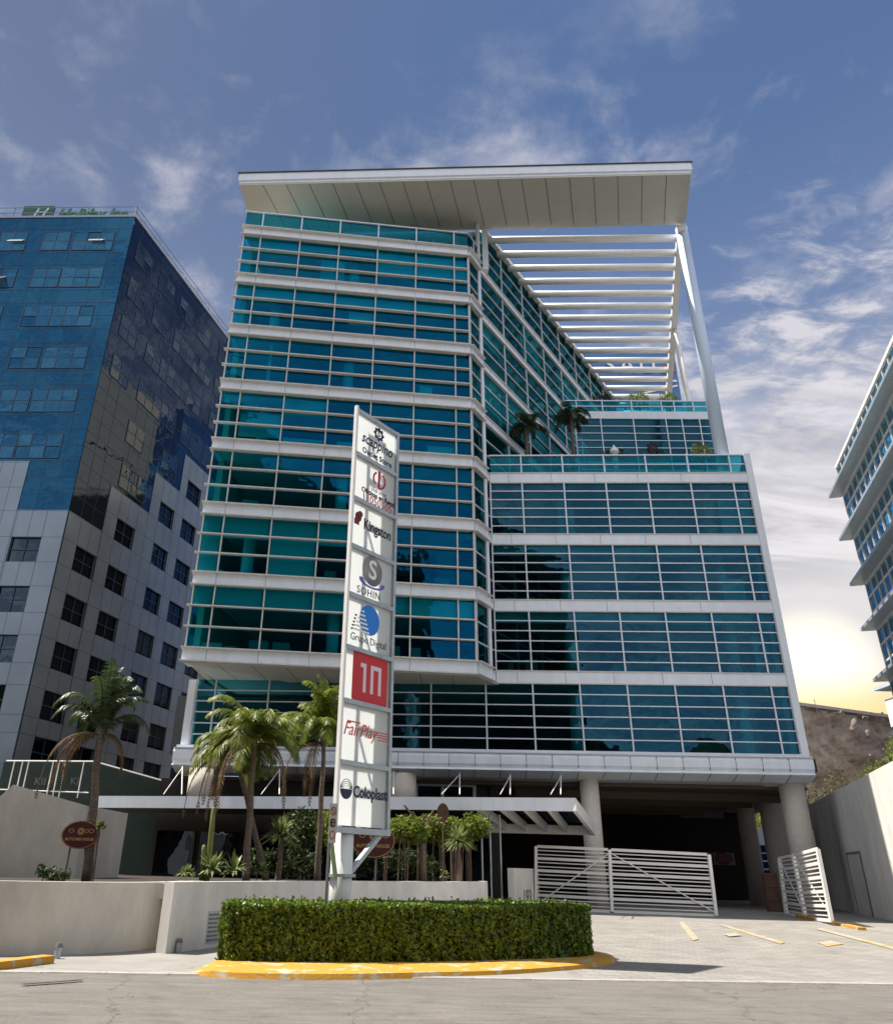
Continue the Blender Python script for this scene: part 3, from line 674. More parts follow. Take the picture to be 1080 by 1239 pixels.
# parking hall behind: ceiling, back and inner walls
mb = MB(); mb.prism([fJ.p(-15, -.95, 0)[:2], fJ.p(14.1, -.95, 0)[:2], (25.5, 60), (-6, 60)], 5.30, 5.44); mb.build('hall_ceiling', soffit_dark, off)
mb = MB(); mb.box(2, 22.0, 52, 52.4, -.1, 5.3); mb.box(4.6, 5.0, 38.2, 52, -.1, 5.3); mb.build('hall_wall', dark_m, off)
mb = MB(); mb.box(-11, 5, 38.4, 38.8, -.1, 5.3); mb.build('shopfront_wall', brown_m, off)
mb = MB()
for i in range(8): mb.box(-10.8 + i * 2, -9.05 + i * 2, 38.32, 38.36, .4, 3.0)
w = mb.build('shopfront_glass', gl_dark, off)
mb = MB(); p0 = aty(505, 948, 38.2); p1 = aty(562, 962, 38.2)   # mezzanine window over the entrance canopy
mb.box(p0.x, p1.x + .4, 38.3, 38.38, p1.z - .1, p0.z - .1); w = mb.build('mezzanine_window', gl_dark, off); f = MB()
for x in (p0.x - .12, p1.x - 1.1, p1.x + .4): f.box(x, x + .14, 38.2, 38.39, p1.z - .1, p0.z - .1)
f.box(p0.x - .12, p1.x + .54, 38.19, 38.39, p0.z - .1, p0.z + .06); f.build('frame', steel_m, w)

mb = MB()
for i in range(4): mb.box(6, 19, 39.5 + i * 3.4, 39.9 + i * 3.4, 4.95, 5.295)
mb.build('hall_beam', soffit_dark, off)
# ---- entrance canopy (hung by rods from the slab)
ec = thing('entrance_canopy', (0, 32, 0), 'long white flat canopy on thin rods over the restaurant terrace and entrance', 'canopy')
q0 = atz(111, 977, 3.7); q1 = atz(485, 979.5, 3.7); q2 = atz(697, 981.5, 3.7)
back = [Vector((-12.3, 38.2, 0)), Vector((1.5, 38.1, 0)), Vector((8.55, 35.2, 0))]
fe1 = Frame(q0[:2], q1[:2], (0, -1)); fe2 = Frame(q1[:2], q2[:2], (0, -1))
mb = MB(); fe1.box(mb, 0, fe1.len, -.15, 0, 3.7, 4.16); fe2.box(mb, 0.003, fe2.len, -.15, 0, 3.7, 4.16); mb.build('fascia', cladding, ec)
mb = MB(); mb.bar((q2.x - .06, q2.y + .02, 3.93), (8.6, 35.2, 3.32), .14, .46); mb.build('end_beam', white_m, ec)
mb = MB(); mb.bar((2.6, 34.9, 3.28), (8.5, 35.15, 3.28), .16, .36); mb.build('rear_beam', white_m, ec)
for i in range(4):
    t = (i + .55) / 4.2; a = Vector((q1.x + (q2.x - q1.x) * (.38 + .56 * t), 0, 0)); a.y = q1.y + (q2.y - q1.y) * (a.x - q1.x) / (q2.x - q1.x) + .12
    mb = MB(); mb.bar((a.x, a.y, 3.86), (a.x + 1.55, 35.0, 3.35), .13, .34); mb.build('beam', white_m, ec)
mb = MB(); mb.add([(q0.x, q0.y, 4.05), (q1.x, q1.y + .1, 4.05), (q1.x + 2.2, q1.y, 4.05), (3.5, 37.6, 3.75), (-12.3, 38.2, 3.75)], [(0, 1, 2, 3, 4)]); mb.add([(q0.x, q0.y, 4.12), (q1.x, q1.y + .1, 4.12), (q1.x + 2.2, q1.y, 4.12), (3.5, 37.6, 3.82), (-12.3, 38.2, 3.82)], [(4, 3, 2, 1, 0)]); mb.build('deck', brown_m, ec)
mb = MB(); mb.add([(q1.x + 2.2, q1.y - .3, 4.08), (q2.x, q2.y + .1, 4.08), (8.5, 35.1, 3.55), (3.4, 35.1, 3.55)], [(0, 1, 2, 3)]); mb.build('glazed_roof', gl_dark, ec)
for px in (476, 556, 617, 678, 338, 220):
    a = aty(px, 934, 36.2); d2 = atz(px - 22 if px < 600 else px - 12, 961, 4.15); v = atz(px, 961, 4.15)
    mb = MB(); mb.tube((a.x, a.y, 5.6), v, .022, n=8); mb.tube((a.x, a.y, 5.55), d2, .018, n=8); mb.build('hanger_rod', white_m, ec)

# ================================================================== HOTEL ON THE LEFT
ht = thing('hotel_tower', (-22, 47, 0), 'dark blue glass and grey metal panel hotel tower on the left', 'building')
hc = Vector((-21.38, 45.0)); hf = Vector((-.999, .042)); hs = Vector((.276, .961))
fF = Frame(hc, hc + hf * 30, (0, -1)); fD = Frame(hc, hc + hs * 22, (1, 0)); TOP = 47.8
mb = MB(); q = [hc + Vector((-.25, .3)), hc + hf * 30 + Vector((0, .3)), hc + hf * 30 + hs * 22, hc + hs * 22 + Vector((-.25, 0))]
mb.prism([tuple(p) for p in q], 0, TOP - .3); mb.build('core', mat('hotel_inside', (.02, .024, .03), .9), ht)
# metal and glass zones: step pattern; columns are [u0,u1,z of glass bottom]
def zone(fr, segs, u_end):
    gb = MB(); pb = MB(); jn = MB()
    for (a, b, zg) in segs:
        nu = max(1, round((b - a) / 1.2)); zs = [zg + i * (TOP - zg) / round((TOP - zg) / 1.2) for i in range(round((TOP - zg) / 1.2) + 1)]
        for i in range(nu):
            ua, ub = a + (b - a) * i / nu, a + (b - a) * (i + 1) / nu
            for j in range(len(zs) - 1): fr.pane(gb, ua, ub, .03, zs[j], zs[j + 1], tilt=.003)
            if i: fr.box(jn, ua - .012, ua + .012, .0, .045, zg, TOP)
        for z in zs[1:-1]: fr.box(jn, a, b, .0, .043, z - .012, z + .012)
    return gb, jn
segF = [(0, 3.4, 22.2), (3.4, 30, 25.8)]; segD = [(0, 3.45, 22.2), (3.45, 8.25, 25.75), (8.25, 11.8, 29.3), (11.8, 22, 32.85)]
for fr, segs in ((fF, segF), (fD, segD)):
    gb, jn = zone(fr, segs, 0); o = gb.build('glass_facade', gl_hotel if fr is fF else gl_hotel_s, ht); jn.build('frame', hotel_frame, o)
# punched windows in the panelled part: rows and columns
tops = [30.95, 27.4, 23.85, 20.3, 17.0, 13.9, 10.9, 8.2]
colsD = [(1.3, 3.5), (4.8, 7.0), (9.5, 11.55), (12.8, 15.0), (16.4, 18.4), (19.6, 21.4)]; colsF = [(1.35, 3.3), (5.2, 7.2), (8.6, 10.6), (12, 14)]
curtain_m = mat('beige_curtain', (.46, .40, .33), .9)
def panels(fr, segs, cols, uend):
    pb = MB(); jn = MB()
    for (a, b, zg) in segs:
        holes = [(c, t) for c in cols for t in tops if c[0] >= a - .3 and c[1] <= b + .3 and t + .15 < zg]
        us = sorted({a, b} | {x for c in cols for x in c if a < x < b}); zs = sorted({0, zg} | {z for t in tops for z in (t, t - 1.7) if 0 < z < zg})
        for i in range(len(us) - 1):
            for j in range(len(zs) - 1):
                um = (us[i] + us[i + 1]) / 2; zm = (zs[j] + zs[j + 1]) / 2
                if any(c[0] < um < c[1] and t - 1.7 < zm < t for c, t in holes): continue
                fr.box(pb, us[i], us[i + 1], -.2, .06, zs[j], zs[j + 1])
                n = max(1, round((us[i + 1] - us[i]) / 1.15))
                for q in range(n + 1):
                    u = us[i] + (us[i + 1] - us[i]) * q / n; fr.box(jn, u - .012, u + .012, .0, .064, zs[j], zs[j + 1])
                fr.box(jn, us[i], us[i + 1], .0, .063, zs[j] - .012, zs[j] + .012)
        for c, t in holes:
            m = MB(); fr.pane(m, c[0], c[1], -.12, t - 1.7, t); cur = fr is fD and c[0] > 9 and t < 17.5; w = m.build('window', gl_clear if cur else gl_dark, ht); f = MB()
            um = (c[0] + c[1]) / 2; fr.box(f, um - .025, um + .025, -.12, -.06, t - 1.7, t); fr.box(f, c[0], um - .025, -.12, -.06, t - .87, t - .82); fr.box(f, um + .025, c[1], -.12, -.06, t - .87, t - .82); f.build('frame', hotel_frame, w)
            if cur:
                m = MB(); fr.box(m, c[0] + .05, c[1] - .05, -.16, -.14, t - 1.5, t - .05); m.build('curtain', curtain_m, w)
    o = pb.build('metal_cladding', hotel_panel, ht); jn.build('joint', hotel_frame, o)
panels(fF, segF, colsF, 30); panels(fD, segD, colsD, 22)
# ribbon windows in the glass part (lighter panes in dark frames), a part per cluster
r = random.Random(4)
def cluster(fr, u0, n, z0, w=1.05, h=1.85):
    m = MB(); f = MB()
    for i in range(n):
        for j in range(2):
            a = u0 + i * w
            if r.random() < .08: continue
            fr.pane(m, a + .03, a + w - .03, .055, z0 + j * h / 2 + .03, z0 + (j + 1) * h / 2 - .03, tilt=.01)
        fr.box(f, a - .03, a + .03, .03, .075, z0, z0 + h)
    fr.box(f, u0 + n * w - .03, u0 + n * w + .03, .03, .075, z0, z0 + h)
    for j in range(3): fr.box(f, u0 + .03, u0 + n * w - .03, .03, .073, z0 + j * h / 2 - .03, z0 + j * h / 2 + .03)
    wv_ = m.build('ribbon_window', gl_hotel2 if fr is fF else gl_hotel_s2, ht); f.build('frame', hotel_frame, wv_)
for z in (44.4, 40.75, 37.1, 33.35, 29.7, 26.05):
    for u in (1.4, 4.7, 8.3, 11.8, 15.3, 18.8): cluster(fF, u + r.uniform(-.15, .15), 3 if u < 2 else 2, z)
for z in (44.3, 40.75, 37.1, 33.5):
    for u in (.9, 4.3, 7.5, 10.7, 14.6, 17.8): 
        cluster(fD, u, r.choice((2, 2, 3)), z)
cluster(fD, 8.7, 2, 29.7); cluster(fD, 4.0, 2, 29.7); cluster(fD, 4.2, 3, 26.1); cluster(fD, 12.4, 3, 33.3)
for u, z in ((2.0, 44.55), (8.35, 44.55), (8.9, 40.85)):    # top-hung sashes standing open; white translucent sheet imitates bright sky in the glass
    m = MB(); a = fF.p(u, .06, z + .9); b = fF.p(u + .95, .06, z + .9); o_ = fF.n * .55 + Vector((0, 0, -.62))
    m.hexa([a + o_, b + o_, b, a, a + o_ + Vector((0, -.03, .05)), b + o_ + Vector((0, -.03, .05)), b + Vector((0, -.03, .05)), a + Vector((0, -.03, .05))]); m.build('open_sash', panel_m, ht)
mb = MB()
for fr, n in ((fF, 30), (fD, 22)):
    fr.box(mb, 0, n, -.3, .1, TOP, TOP + .18)
mb.build('parapet', mat('parapet_metal', (.30, .34, .42), .5), ht)
mb = MB()
for fr, n in ((fF, 30), (fD, 22)):
    for i in range(int(n / 2)): 
        fr.box(mb, i * 2 + .02, i * 2 + .06, -.2, -.14, TOP + .18, TOP + 1.3); mb.bar(fr.p(i * 2, -.17, TOP + .2), fr.p(i * 2 + 2, -.17, TOP + 1.2), .025, .025)
    for z in (.75, 1.3): fr.box(mb, 0.08, n, -.19, -.15, TOP + z, TOP + z + .04)
mb.build('roof_railing', mat('railing_steel', (.20, .22, .27), .5, metal=.3), ht)
hsn = MB(); fF.box(hsn, 7.0, 9.5, -.55, -.35, TOP + .1, TOP + 1.7); sg = hsn.build('rooftop_sign_box', green_sign, ht)
hl_ = MB(); rv = -fF.u; upz = Vector((0, 0, 1))
text(hl_, 'H', fF.p(8.15, -.35, TOP + .95), rv, upz, 1.5, shear=.35, bold=.01); hl_.build('emblem', mat('pale_green_print', (.55, .72, .66), .5), sg)
hl_ = MB(); text(hl_, 'Holiday Inn', fF.p(3.75, -.45, TOP + .78), rv, upz, 1.5, shear=.25, bold=.02, wide=.82, th=.12); hl_.build('rooftop_lettering', green_letter, ht)

# ================================================================== BUILDING ON THE RIGHT
rbld = thing('glass_office', (38, 44, 0), 'pale blue glass office block with grey horizontal sunshades at the right edge', 'building')
rc = Vector((32.64, 50.0)); rd = Vector((-.298, -.955)).normalized(); fG = Frame(rc, rc + rd * 26, (-1, 0))
mb = MB(); q = [rc + Vector((.3, -.1)), rc + rd * 26 + Vector((.3, -.1)), rc + rd * 26 + Vector((16, -.5)), rc + Vector((16, 0))]; mb.prism([tuple(p) for p in q], 0, 29.3); mb.build('core', core_m, rbld)
tipz = [ (1008, 598), (1020, 650), (1034, 705), (1048, 760), (1064, 822)]
fz = [aty(px + 8, py, 50).z for px, py in tipz]; fz.append(fz[-1] * 2 - fz[-2] + .1)
lev = [29.55] + fz
for k in range(len(lev) - 1):
    zt, zb = lev[k], lev[k + 1]; rows = 2 if k == 0 else 3
    mb = MB(); f = MB()
    for i in range(20):
        for j in range(rows): fG.pane(mb, i * 1.3, i * 1.3 + 1.3, 0, zb + (zt - zb) * j / rows, zb + (zt - zb) * (j + 1) / rows, tilt=.01)
        fG.box(f, i * 1.3 - .04, i * 1.3 + .04, -.05, .1, zb, zt)
    for j in range(1, rows + 1): fG.box(f, .04, 26, -.05, .09 if j < rows else .16, zb + (zt - zb) * j / rows - (.05 if j < rows else .2), zb + (zt - zb) * j / rows + .05)
    w = mb.build('ribbon_window', gl_far, rbld); f.build('frame', white_m, w)
    s = MB(); fG.box(s, -.35, 26, .1, .95, zb - .06, zb + .14); s.build('sunshade', steel_m, rbld)
mb = MB(); fG.box(mb, -.2, 26, -1, .1, 0, fz[-1]); mb.build('podium_wall', cladding, rbld)
# far low white block under it
lw = thing('white_annex', (47, 70, 0), 'small white building with pale blue roof edge beside the clifftop', 'building')
p = aty(1072, 858, 78); mb = MB(); mb.box(p.x, p.x + 14, 70, 78, 0, p.z + .9); mb.build('wall', white_m, lw)
mb = MB(); mb.box(p.x - .6, p.x + 14, 69.4, 78.5, p.z + 1.9, p.z + 2.2); mb.build('roof', colwhite_m, lw); mb = MB()
for i in range(7): mb.box(p.x - .4, p.x + 14, 69.9, 69.97, p.z - 1.2 + i * .3, p.z - 1.08 + i * .3)
mb.build('louvre', steel_m, lw); mb = MB(); mb.box(p.x + .3, p.x + 13, 71, 77, p.z + .9, p.z + 1.9); mb.build('clerestory', gl_far, lw)

# ================================================================== TOWER BEHIND THE PERGOLA
st = thing('blue_banner_tower', (33, 92, 0), 'bright blue glass tower with white lettering seen between the pergola slats', 'building')
mb = MB(); mb.box(24, 39.3, 90.2, 104, 0, 66); mb.add([(24, 90.2, 66), (39.3, 90.2, 66), (39.3, 104, 66), (24, 104, 66), (24, 90.2, 69.5), (39.3, 90.2, 71.5), (39.3, 104, 71.5), (24, 104, 69.5)], [(4, 5, 6, 7), (0, 1, 5, 4), (1, 2, 6, 5), (2, 3, 7, 6), (3, 0, 4, 7)]); mb.build('wall', mat('blue_wall', (.06, .16, .38), .4, var=.3, vscale=.15), st)
fT = Frame((24, 90.2), (39.3, 90.2), (0, -1))
mb = MB()
for i in range(9):
    for j in range(5): fT.pane(mb, .5 + i * 1.7, 1.9 + i * 1.7, .05, 40 + j * 4.5, 42.8 + j * 4.5, tilt=.02)
mb.build('window', gl_far, st)
mb = MB(); X, Z = Vector((1, 0, 0)), Vector((0, 0, 1)); text(mb, 'SAU', (32.6, 90.1, 67.6), X, Z, 3.6, bold=0, th=.15, spacing=1.25); mb.build('lettering', white_print, st)
mb = MB(); text(mb, 'as', (38.0, 90.1, 67.4), X, Z, 2.6, th=.15); mb.build('red_lettering', red, st)
mb = MB()
for i, (x, z0, z1, w) in enumerate(((24, 60.5, 64.5, .25), (24, 57.5, 60.4, .5), (24, 64.8, 65.3, .3))): mb.bar((x + 1, 90.12, z0), (39, 90.12, z1), .1, w)
mb.build('white_stripe', white_print, st)

# ================================================================== WALLS, KERBS, GROUND-LEVEL THINGS
def wallpath(name, pts, th, zb, zt, m, label, cat='wall', cap=None, side=1):
    mb = MB(); n = len(pts); P = [Vector((p[0], p[1], 0)) for p in pts]; Z = zt if isinstance(zt, (list, tuple)) else [zt] * n; off_ = []
    for i in range(n):
        d = (P[min(i + 1, n - 1)] - P[max(i - 1, 0)]).normalized(); off_.append(Vector((-d.y, d.x, 0)) * th * side)
    for i in range(n - 1):
        a, b = P[i], P[i + 1]; c, d = P[i + 1] + off_[i + 1], P[i] + off_[i]
        mb.add([(a.x, a.y, zb), (b.x, b.y, zb), (c.x, c.y, zb), (d.x, d.y, zb), (a.x, a.y, Z[i]), (b.x, b.y, Z[i + 1]), (c.x, c.y, Z[i + 1]), (d.x, d.y, Z[i])], [(4, 5, 6, 7), (0, 1, 5, 4), (2, 3, 7, 6)] + ([(3, 0, 4, 7)] if i == 0 else []) + ([(1, 2, 6, 5)] if i == n - 2 else []))
    o = mb.build(name, m); tag(o, label, cat); return o
def curve(pts, n=6):
    out = []
    P = [Vector((*p, 0)) for p in pts]; P = [P[0] * 2 - P[1]] + P + [P[-1] * 2 - P[-2]]
    for i in range(1, len(P) - 2):
        for k in range(n):
            t = k / n; a, b, c, d = P[i - 1], P[i], P[i + 1], P[i + 2]
            q = .5 * ((2 * b) + (c - a) * t + (2 * a - 5 * b + 4 * c - d) * t * t + (3 * b - a - 3 * c + d) * t ** 3); out.append((q.x, q.y))
    out.append((P[-2].x, P[-2].y)); return out
pl = curve([(-4.42, 17.45), (-3.55, 19.2), (-2.0, 22.3), (.2, 25.2), (2.2, 27.6), (3.3, 29.4), (3.55, 31.6)])
wallpath('planter_wall', pl, .25, -.1, 1.30, render_w, 'long curved white rendered planter wall holding the palm bed behind the hedge', 'planter')
wallpath('retaining_wall', curve([(-16, 15.0), (-11, 15.6), (-7.2, 16.45), (-5.6, 17.3), (-4.9, 18.6), (-4.6, 21)]), .3, -.1, 1.27, render_m, 'low cream rendered wall curving in from the left edge along the pavement')
mb = MB(); mb.box(-5.1, -4.6, 18.4, 20.5, .95, 1.24); tag(mb.build('wall_step', render_m), 'short cream block bridging the gap between the two curved walls', 'wall block')
wallpath('boundary_wall', [(-13.3, 25.2), (-12.15, 26.0), (-9.75, 26.2), (-9.3, 29)], .3, 0, [2.1, 3.82, 3.25, 3.2], render_m, 'taller cream wall with a sloping top behind the left palm')
# planter soil beds
mb = MB(); bed = [(x - .0, y + .3) for x, y in pl] + [(3.2, 36), (-13, 36), (-13, 24), (-9, 20.5), (-5, 19.6)]; mb.prism(bed, .9, 1.16); o = mb.build('soil', soil_m); o['kind'] = 'structure'
mb = MB(); mb.prism([(-13, 16.3), (-7.4, 16.9), (-5.7, 17.8), (-5.1, 18.6), (-5.0, 21), (-9, 24), (-13, 25)], .8, 1.14); o = mb.build('soil', soil_m); o['kind'] = 'structure'
# vent and small wall lamp on the planter wall, bollard lamps
def onplanter(px, py, t): return
p = aty(257, 1123, 19.0); vent = thing('wall_vent', (p.x, p.y, p.z), 'small louvred vent low on the white planter wall beside the hedge', 'vent')
dv = Vector((.45, .89, 0)).normalized(); nv = Vector((.89, -.45, 0))
mb = MB(); c = Vector((-3.75, 18.82, .42)); mb.bar(c - dv * .32, c + dv * .32, .04, .62); mb.build('frame', steel_m, vent); mb = MB()
for i in range(7): mb.bar(c - dv * .28 + nv * .03 + Vector((0, 0, -.24 + i * .08)), c + dv * .28 + nv * .03 + Vector((0, 0, -.24 + i * .08)), .03, .03)
mb.build('louvre', grey_print, vent)
def floorlamp(x, y, label):
    t = thing('ground_lamp', (x, y, 0), label, 'lamp', 'small lamps at the foot of the walls'); mb = MB(); mb.tube((x, y, 0), (x, y, .20), .06, n=12); mb.build('post', steel_m, t); mb = MB(); mb.tube((x, y, .20), (x, y, .27), .075, .05, n=12); mb.build('cap', grey_print, t)
p = atz(218, 1152, .02); floorlamp(p.x, p.y - .15, 'small grey lamp post at the foot of the white planter wall')
p = atz(72, 1159, .02); floorlamp(p.x, p.y - .12, 'small grey lamp post at the foot of the low cream wall')
# yellow island kerb
hed = curve([(-3.05, 15.75), (-2.6, 15.62), (-1, 15.78), (.4, 16.12), (2, 16.75), (3.5, 17.55), (4.15, 18.15), (4.25, 18.9), (3.9, 19.6)], 8)
isl = curve([(-3.25, 14.55), (-2.4, 14.18), (-1, 14.28), (.3, 14.68), (2, 15.35), (3.6, 16.5), (4.45, 17.5), (4.72, 18.6), (4.45, 19.6)], 8)
mb = MB(); n = len(isl)
for i in range(n):
    o_, h_ = isl[i], hed[i]; mid = ((o_[0] * .86 + h_[0] * .14), (o_[1] * .86 + h_[1] * .14)); mb.v += [(o_[0], o_[1], -.02), (o_[0] * .97 + h_[0] * .03, o_[1] * .97 + h_[1] * .03, .085 if i > 3 else .03 + .013 * i), (mid[0], mid[1], .10 if i > 3 else .035 + .016 * i), (h_[0], h_[1], .11), (h_[0] - .1, h_[1] + .6, .11)]
for i in range(n - 1):
    for j in range(4): a = i * 5 + j; mb.f.append((a, a + 5, a + 6, a + 1)); mb.m.append(0)
o = mb.build('yellow_kerb', yellow_m, smooth=False); tag(o, 'wide worn yellow painted kerb curving round the hedge island', 'kerb')
mb = MB(); mb.prism([*hed, (-3.0, 19.0)], -.05, .10); o = mb.build('soil', soil_m); o['kind'] = 'structure'
p = atz(-30, 1176, .02); q = atz(58, 1165, .02); mb = MB(); mb.bar((p.x, p.y, .06), (q.x, q.y, .06), .28, .16); o = mb.build('yellow_kerb', yellow_m); tag(o, 'short yellow kerb stub at the left edge of the pavement', 'kerb')
# hedge: clipped body plus leaves over every face
def hedge():
    r = random.Random(2); back_ = [(3.4, 20.1), (2.4, 19.6), (1, 18.6), (-.6, 17.7), (-2.2, 17.2), (-3.1, 17.0)]
    poly = hed + back_; HT = 1.03
    mb = MB(); cx = sum(p[0] for p in poly) / len(poly); cy = sum(p[1] for p in poly) / len(poly)
    mb.prism([(p[0] + (cx - p[0]) * .05, p[1] + (cy - p[1]) * .10) for p in poly], .05, HT - .09, 0)
    # skin leaves
    def lf(p, nrm):
        a = Vector((r.gauss(0, 1), r.gauss(0, 1), r.gauss(0, 1))); nn = (nrm * .8 + a * .6).normalized(); t = nn.cross(Vector((r.gauss(0, 1), r.gauss(0, 1), r.gauss(0, 1)))).normalized(); b = nn.cross(t); s = r.uniform(.028, .048)
        mb.quad(p - t * s, p + b * s * .55, p + t * s, p - b * s * .55, 1)
    for i in range(len(poly)):
        a = Vector((*poly[i], 0)); b = Vector((*poly[(i + 1) % len(poly)], 0)); d = b - a; nrm = Vector((d.y, -d.x, 0)).normalized()
        front = i < len(hed)
        for _ in range(int(d.length * (3400 if front else 2000))):
            t = r.random(); z = .07 + (HT - .07) * r.random(); bulge = .05 * math.sin(t * 3 + i + z * 5) + .03 * math.sin(z * 9 + i * 2.1)
            q = a + d * t - nrm * (r.random() ** 1.5 * .16 - bulge * .6 - .02); q.z = z; lf(q, nrm)
    xs_ = [p[0] for p in poly]; ys_ = [p[1] for p in poly]; c = 0
    def inside(x, y):
        ins = False; j = len(poly) - 1
        for i in range(len(poly)):
            xi, yi = poly[i]; xj, yj = poly[j]
            if (yi > y) != (yj > y) and x < (xj - xi) * (y - yi) / (yj - yi) + xi: ins = not ins
            j = i
        return ins
    while c < 15000:
        x = r.uniform(min(xs_), max(xs_)); y = r.uniform(min(ys_), max(ys_))
        if inside(x, y): lf(Vector((x, y, HT - r.random() ** 1.5 * .13 + .03 * math.sin(x * 3.1) * math.cos(y * 2.3))), Vector((0, 0, 1))); c += 1
    for _ in range(160):      # stray shoots
        x = r.uniform(-3, 4.1); 
        y = r.uniform(15.6, 19.3)
        if inside(x, y):
            for k in range(4): lf(Vector((x + r.uniform(-.02, .02), y, HT + k * .025)), Vector((r.uniform(-1, 1), r.uniform(-1, 1), .2)).normalized())
    o = mb.build('clipped_hedge', [mat('hedge_inside', (.012, .022, .006), .9), leaf_hedge]); tag(o, 'long low clipped green box hedge on the yellow kerbed island', 'hedge')
hedge()

# ================================================================== SIGN PYLON
sp = thing('sign_pylon', (-1, 17.7, .16), 'tall slim pylon of eight white tenant sign panels rising behind the hedge', 'sign')
SP0 = Vector((-1.235, 17.5)); SPd = Vector((.648, .7616)); SW = 1.74; fs = Frame(SP0, SP0 + SPd * SW, (.76, -.65))
Ru, Uz = fs.u.copy(), Vector((0, 0, 1)); zz = [aty(403 + (430.5 - 403) * (1003 - y) / 508., y, 17.5).z for y in (495, 547, 600.7, 658.4, 717, 781, 846, 921, 1001)]
for i in range(8):
    zt, zb = zz[i] - .05, zz[i + 1] + .05; hh = zt - zb
    m = MB(); fs.box(m, .10, SW - .08, -.012, 0, zb, zt); pn = m.build('sign_panel', panel_m, sp)
    b = MB(); fs.box(b, .07, SW - .05, -.05, .05, zt - .0, zt + .10) if i == 0 else fs.box(b, .07, SW - .05, -.06, .07, zt + .0, zt + .1); b.build('cross_rail', steel_m, sp)
    P = lambda u, v: fs.p(u * SW, .002, zb + v * hh)
    def T(s, u, v, size, mt, name='lettering', **k):
        m = MB(); text(m, s, P(u, v), Ru, Uz, size, **k); m.build(name, mt, pn)
    if i == 0:
        m = MB(); disc(m, P(.55, .76), Ru, Uz, .17, .17, inner=.62, n=24)
        for a in range(8): disc(m, P(.55, .76) + Ru * .17 * math.cos(a * .785) + Uz * .17 * math.sin(a * .785), Ru, Uz, .045, .045, n=8, th=.014)
        text(m, 'S', P(.55, .76), Ru, Uz, .26, bold=.02); m.build('emblem', navy, pn)
        T('scappino', .52, .46, .46, navy, shear=.3, bold=.012, wide=.78); T('Outlet Store', .53, .15, .235, navy, bold=.02, wide=.88, spacing=1.1)
    elif i == 1:
        m = MB(); c = P(.60, .70); disc(m, c, Ru, Uz, .26, .24, inner=.78, a0=2.1, a1=4.0, n=14); disc(m, c, Ru, Uz, .26, .24, inner=.78, a0=-.7, a1=1.1, n=14)
        fs.box(m, .60 * SW - .05, .60 * SW + .03, .001, .013, c.z - .22, c.z + .27); disc(m, c + Uz * -.10, Ru, Uz, .22, .16, inner=.7, a0=4.55, a1=5.9, n=10); m.build('emblem', crimson, pn)
        T('ilo.mx', .60, .40, .2, grey_print, spacing=1.2); T('Oficinas en Renta', .60, .27, .2, black, bold=.02, wide=.95); T('11050505', .57, .11, .30, mat('pink_print', (.55, .10, .12), .5), wide=1.0)
    elif i == 2:
        m = MB(); disc(m, P(.17, .66), Ru, Uz, .12, .14, n=10); fs.box(m, .09 * SW, .19 * SW, .001, .016, P(0, .48).z, P(0, .6).z); disc(m, P(.21, .74), Ru, Uz, .09, .09, n=8, th=.014); m.build('emblem', dkred, pn)
        T('Kingston', .60, .56, .42, black, bold=.015, wide=.72)
    elif i == 3:
        m = MB(); c = P(.52, .66); disc(m, c, Ru, Uz, .37, .40, n=36); e = m.build('ball_emblem', sphere_m, pn)
        m = MB(); text(m, 'S', c + fs.n * .012, Ru, Uz, .70, bold=.02); m.build('letter', white_print, pn)
        m = MB(); disc(m, P(.52, .40), Ru, Uz, .47, .17, inner=.74, a0=2.9, a1=6.5, n=26, th=.018); m.build('ring_emblem', violet_print, pn); T('SOHIN', .46, .13, .27, grey_print, spacing=1.1)
    elif i == 4:
        m = MB(); disc(m, P(.50, .64), Ru, Uz, .36, .38, n=36); m.build('disc_emblem', blue_print, pn)
        m = MB()
        for q in range(6): w_ = .07 + q * .075; z = P(0, .76).z - q * .1; fs.box(m, .36 * SW - w_ * .8, .36 * SW + w_ * .55, .012, .018, z, z + .045)
        m.build('stripe', white_print, pn)
        m = MB()
        for q in range(5): z = P(0, .64).z - q * .09; fs.box(m, .20 * SW - .0 - q * .03, .22 * SW - q * .03 + .03, .001, .012, z, z + .04)
        m.build('stripe', black, pn); T('Grupo Digital', .50, .20, .255, grey_print, wide=.92)
    elif i == 5:
        m = MB(); c = P(.56, .52); rr = .62
        pts = []
        for (sx, sy, a0) in ((1, 1, 0), (-1, 1, 90), (-1, -1, 180), (1, -1, 270)):
            for q in range(6): a = R(a0 + q * 18); pts.append(c + Ru * (sx * (rr - .12) + .12 * math.cos(a)) + Uz * (sy * (rr - .12) + .12 * math.sin(a)))
        n = len(pts); m.add([p + fs.n * .01 for p in pts] + pts, [tuple(range(n))] + [(i_, n + i_, n + (i_ + 1) % n, (i_ + 1) % n) for i_ in range(n)]); m.build('square_emblem', red, pn)
        m = MB(); b0 = lambda u0, u1, z0, z1: fs.box(m, .56 * SW + u0, .56 * SW + u1, .011, .02, c.z + z0, c.z + z1)
        b0(-.36, -.16, .22, .32); b0(-.26, -.16, -.36, .22); b0(.0, .38, .22, .32); b0(.0, .10, -.36, .22); b0(.28, .38, -.36, .22); m.build('lettering', mat('pink_white_print', (.75, .62, .68), .5), pn)
    elif i == 6:
        T('FairPlay', .40, .55, .42, orange_red, shear=.35, wide=.86)
        m = MB()
        for q in range(4): fs.box(m, (.70 + .02 * q) * SW, .95 * SW, .001, .01, P(0, .58 - q * .045).z, P(0, .58 - q * .045).z + .022)
        m.build('small_print', orange_red, pn); m = MB(); fs.box(m, .15 * SW, .40 * SW, .001, .01, P(0, .68).z, P(0, .68).z + .03); m.build('flourish', orange_red, pn)
    else:
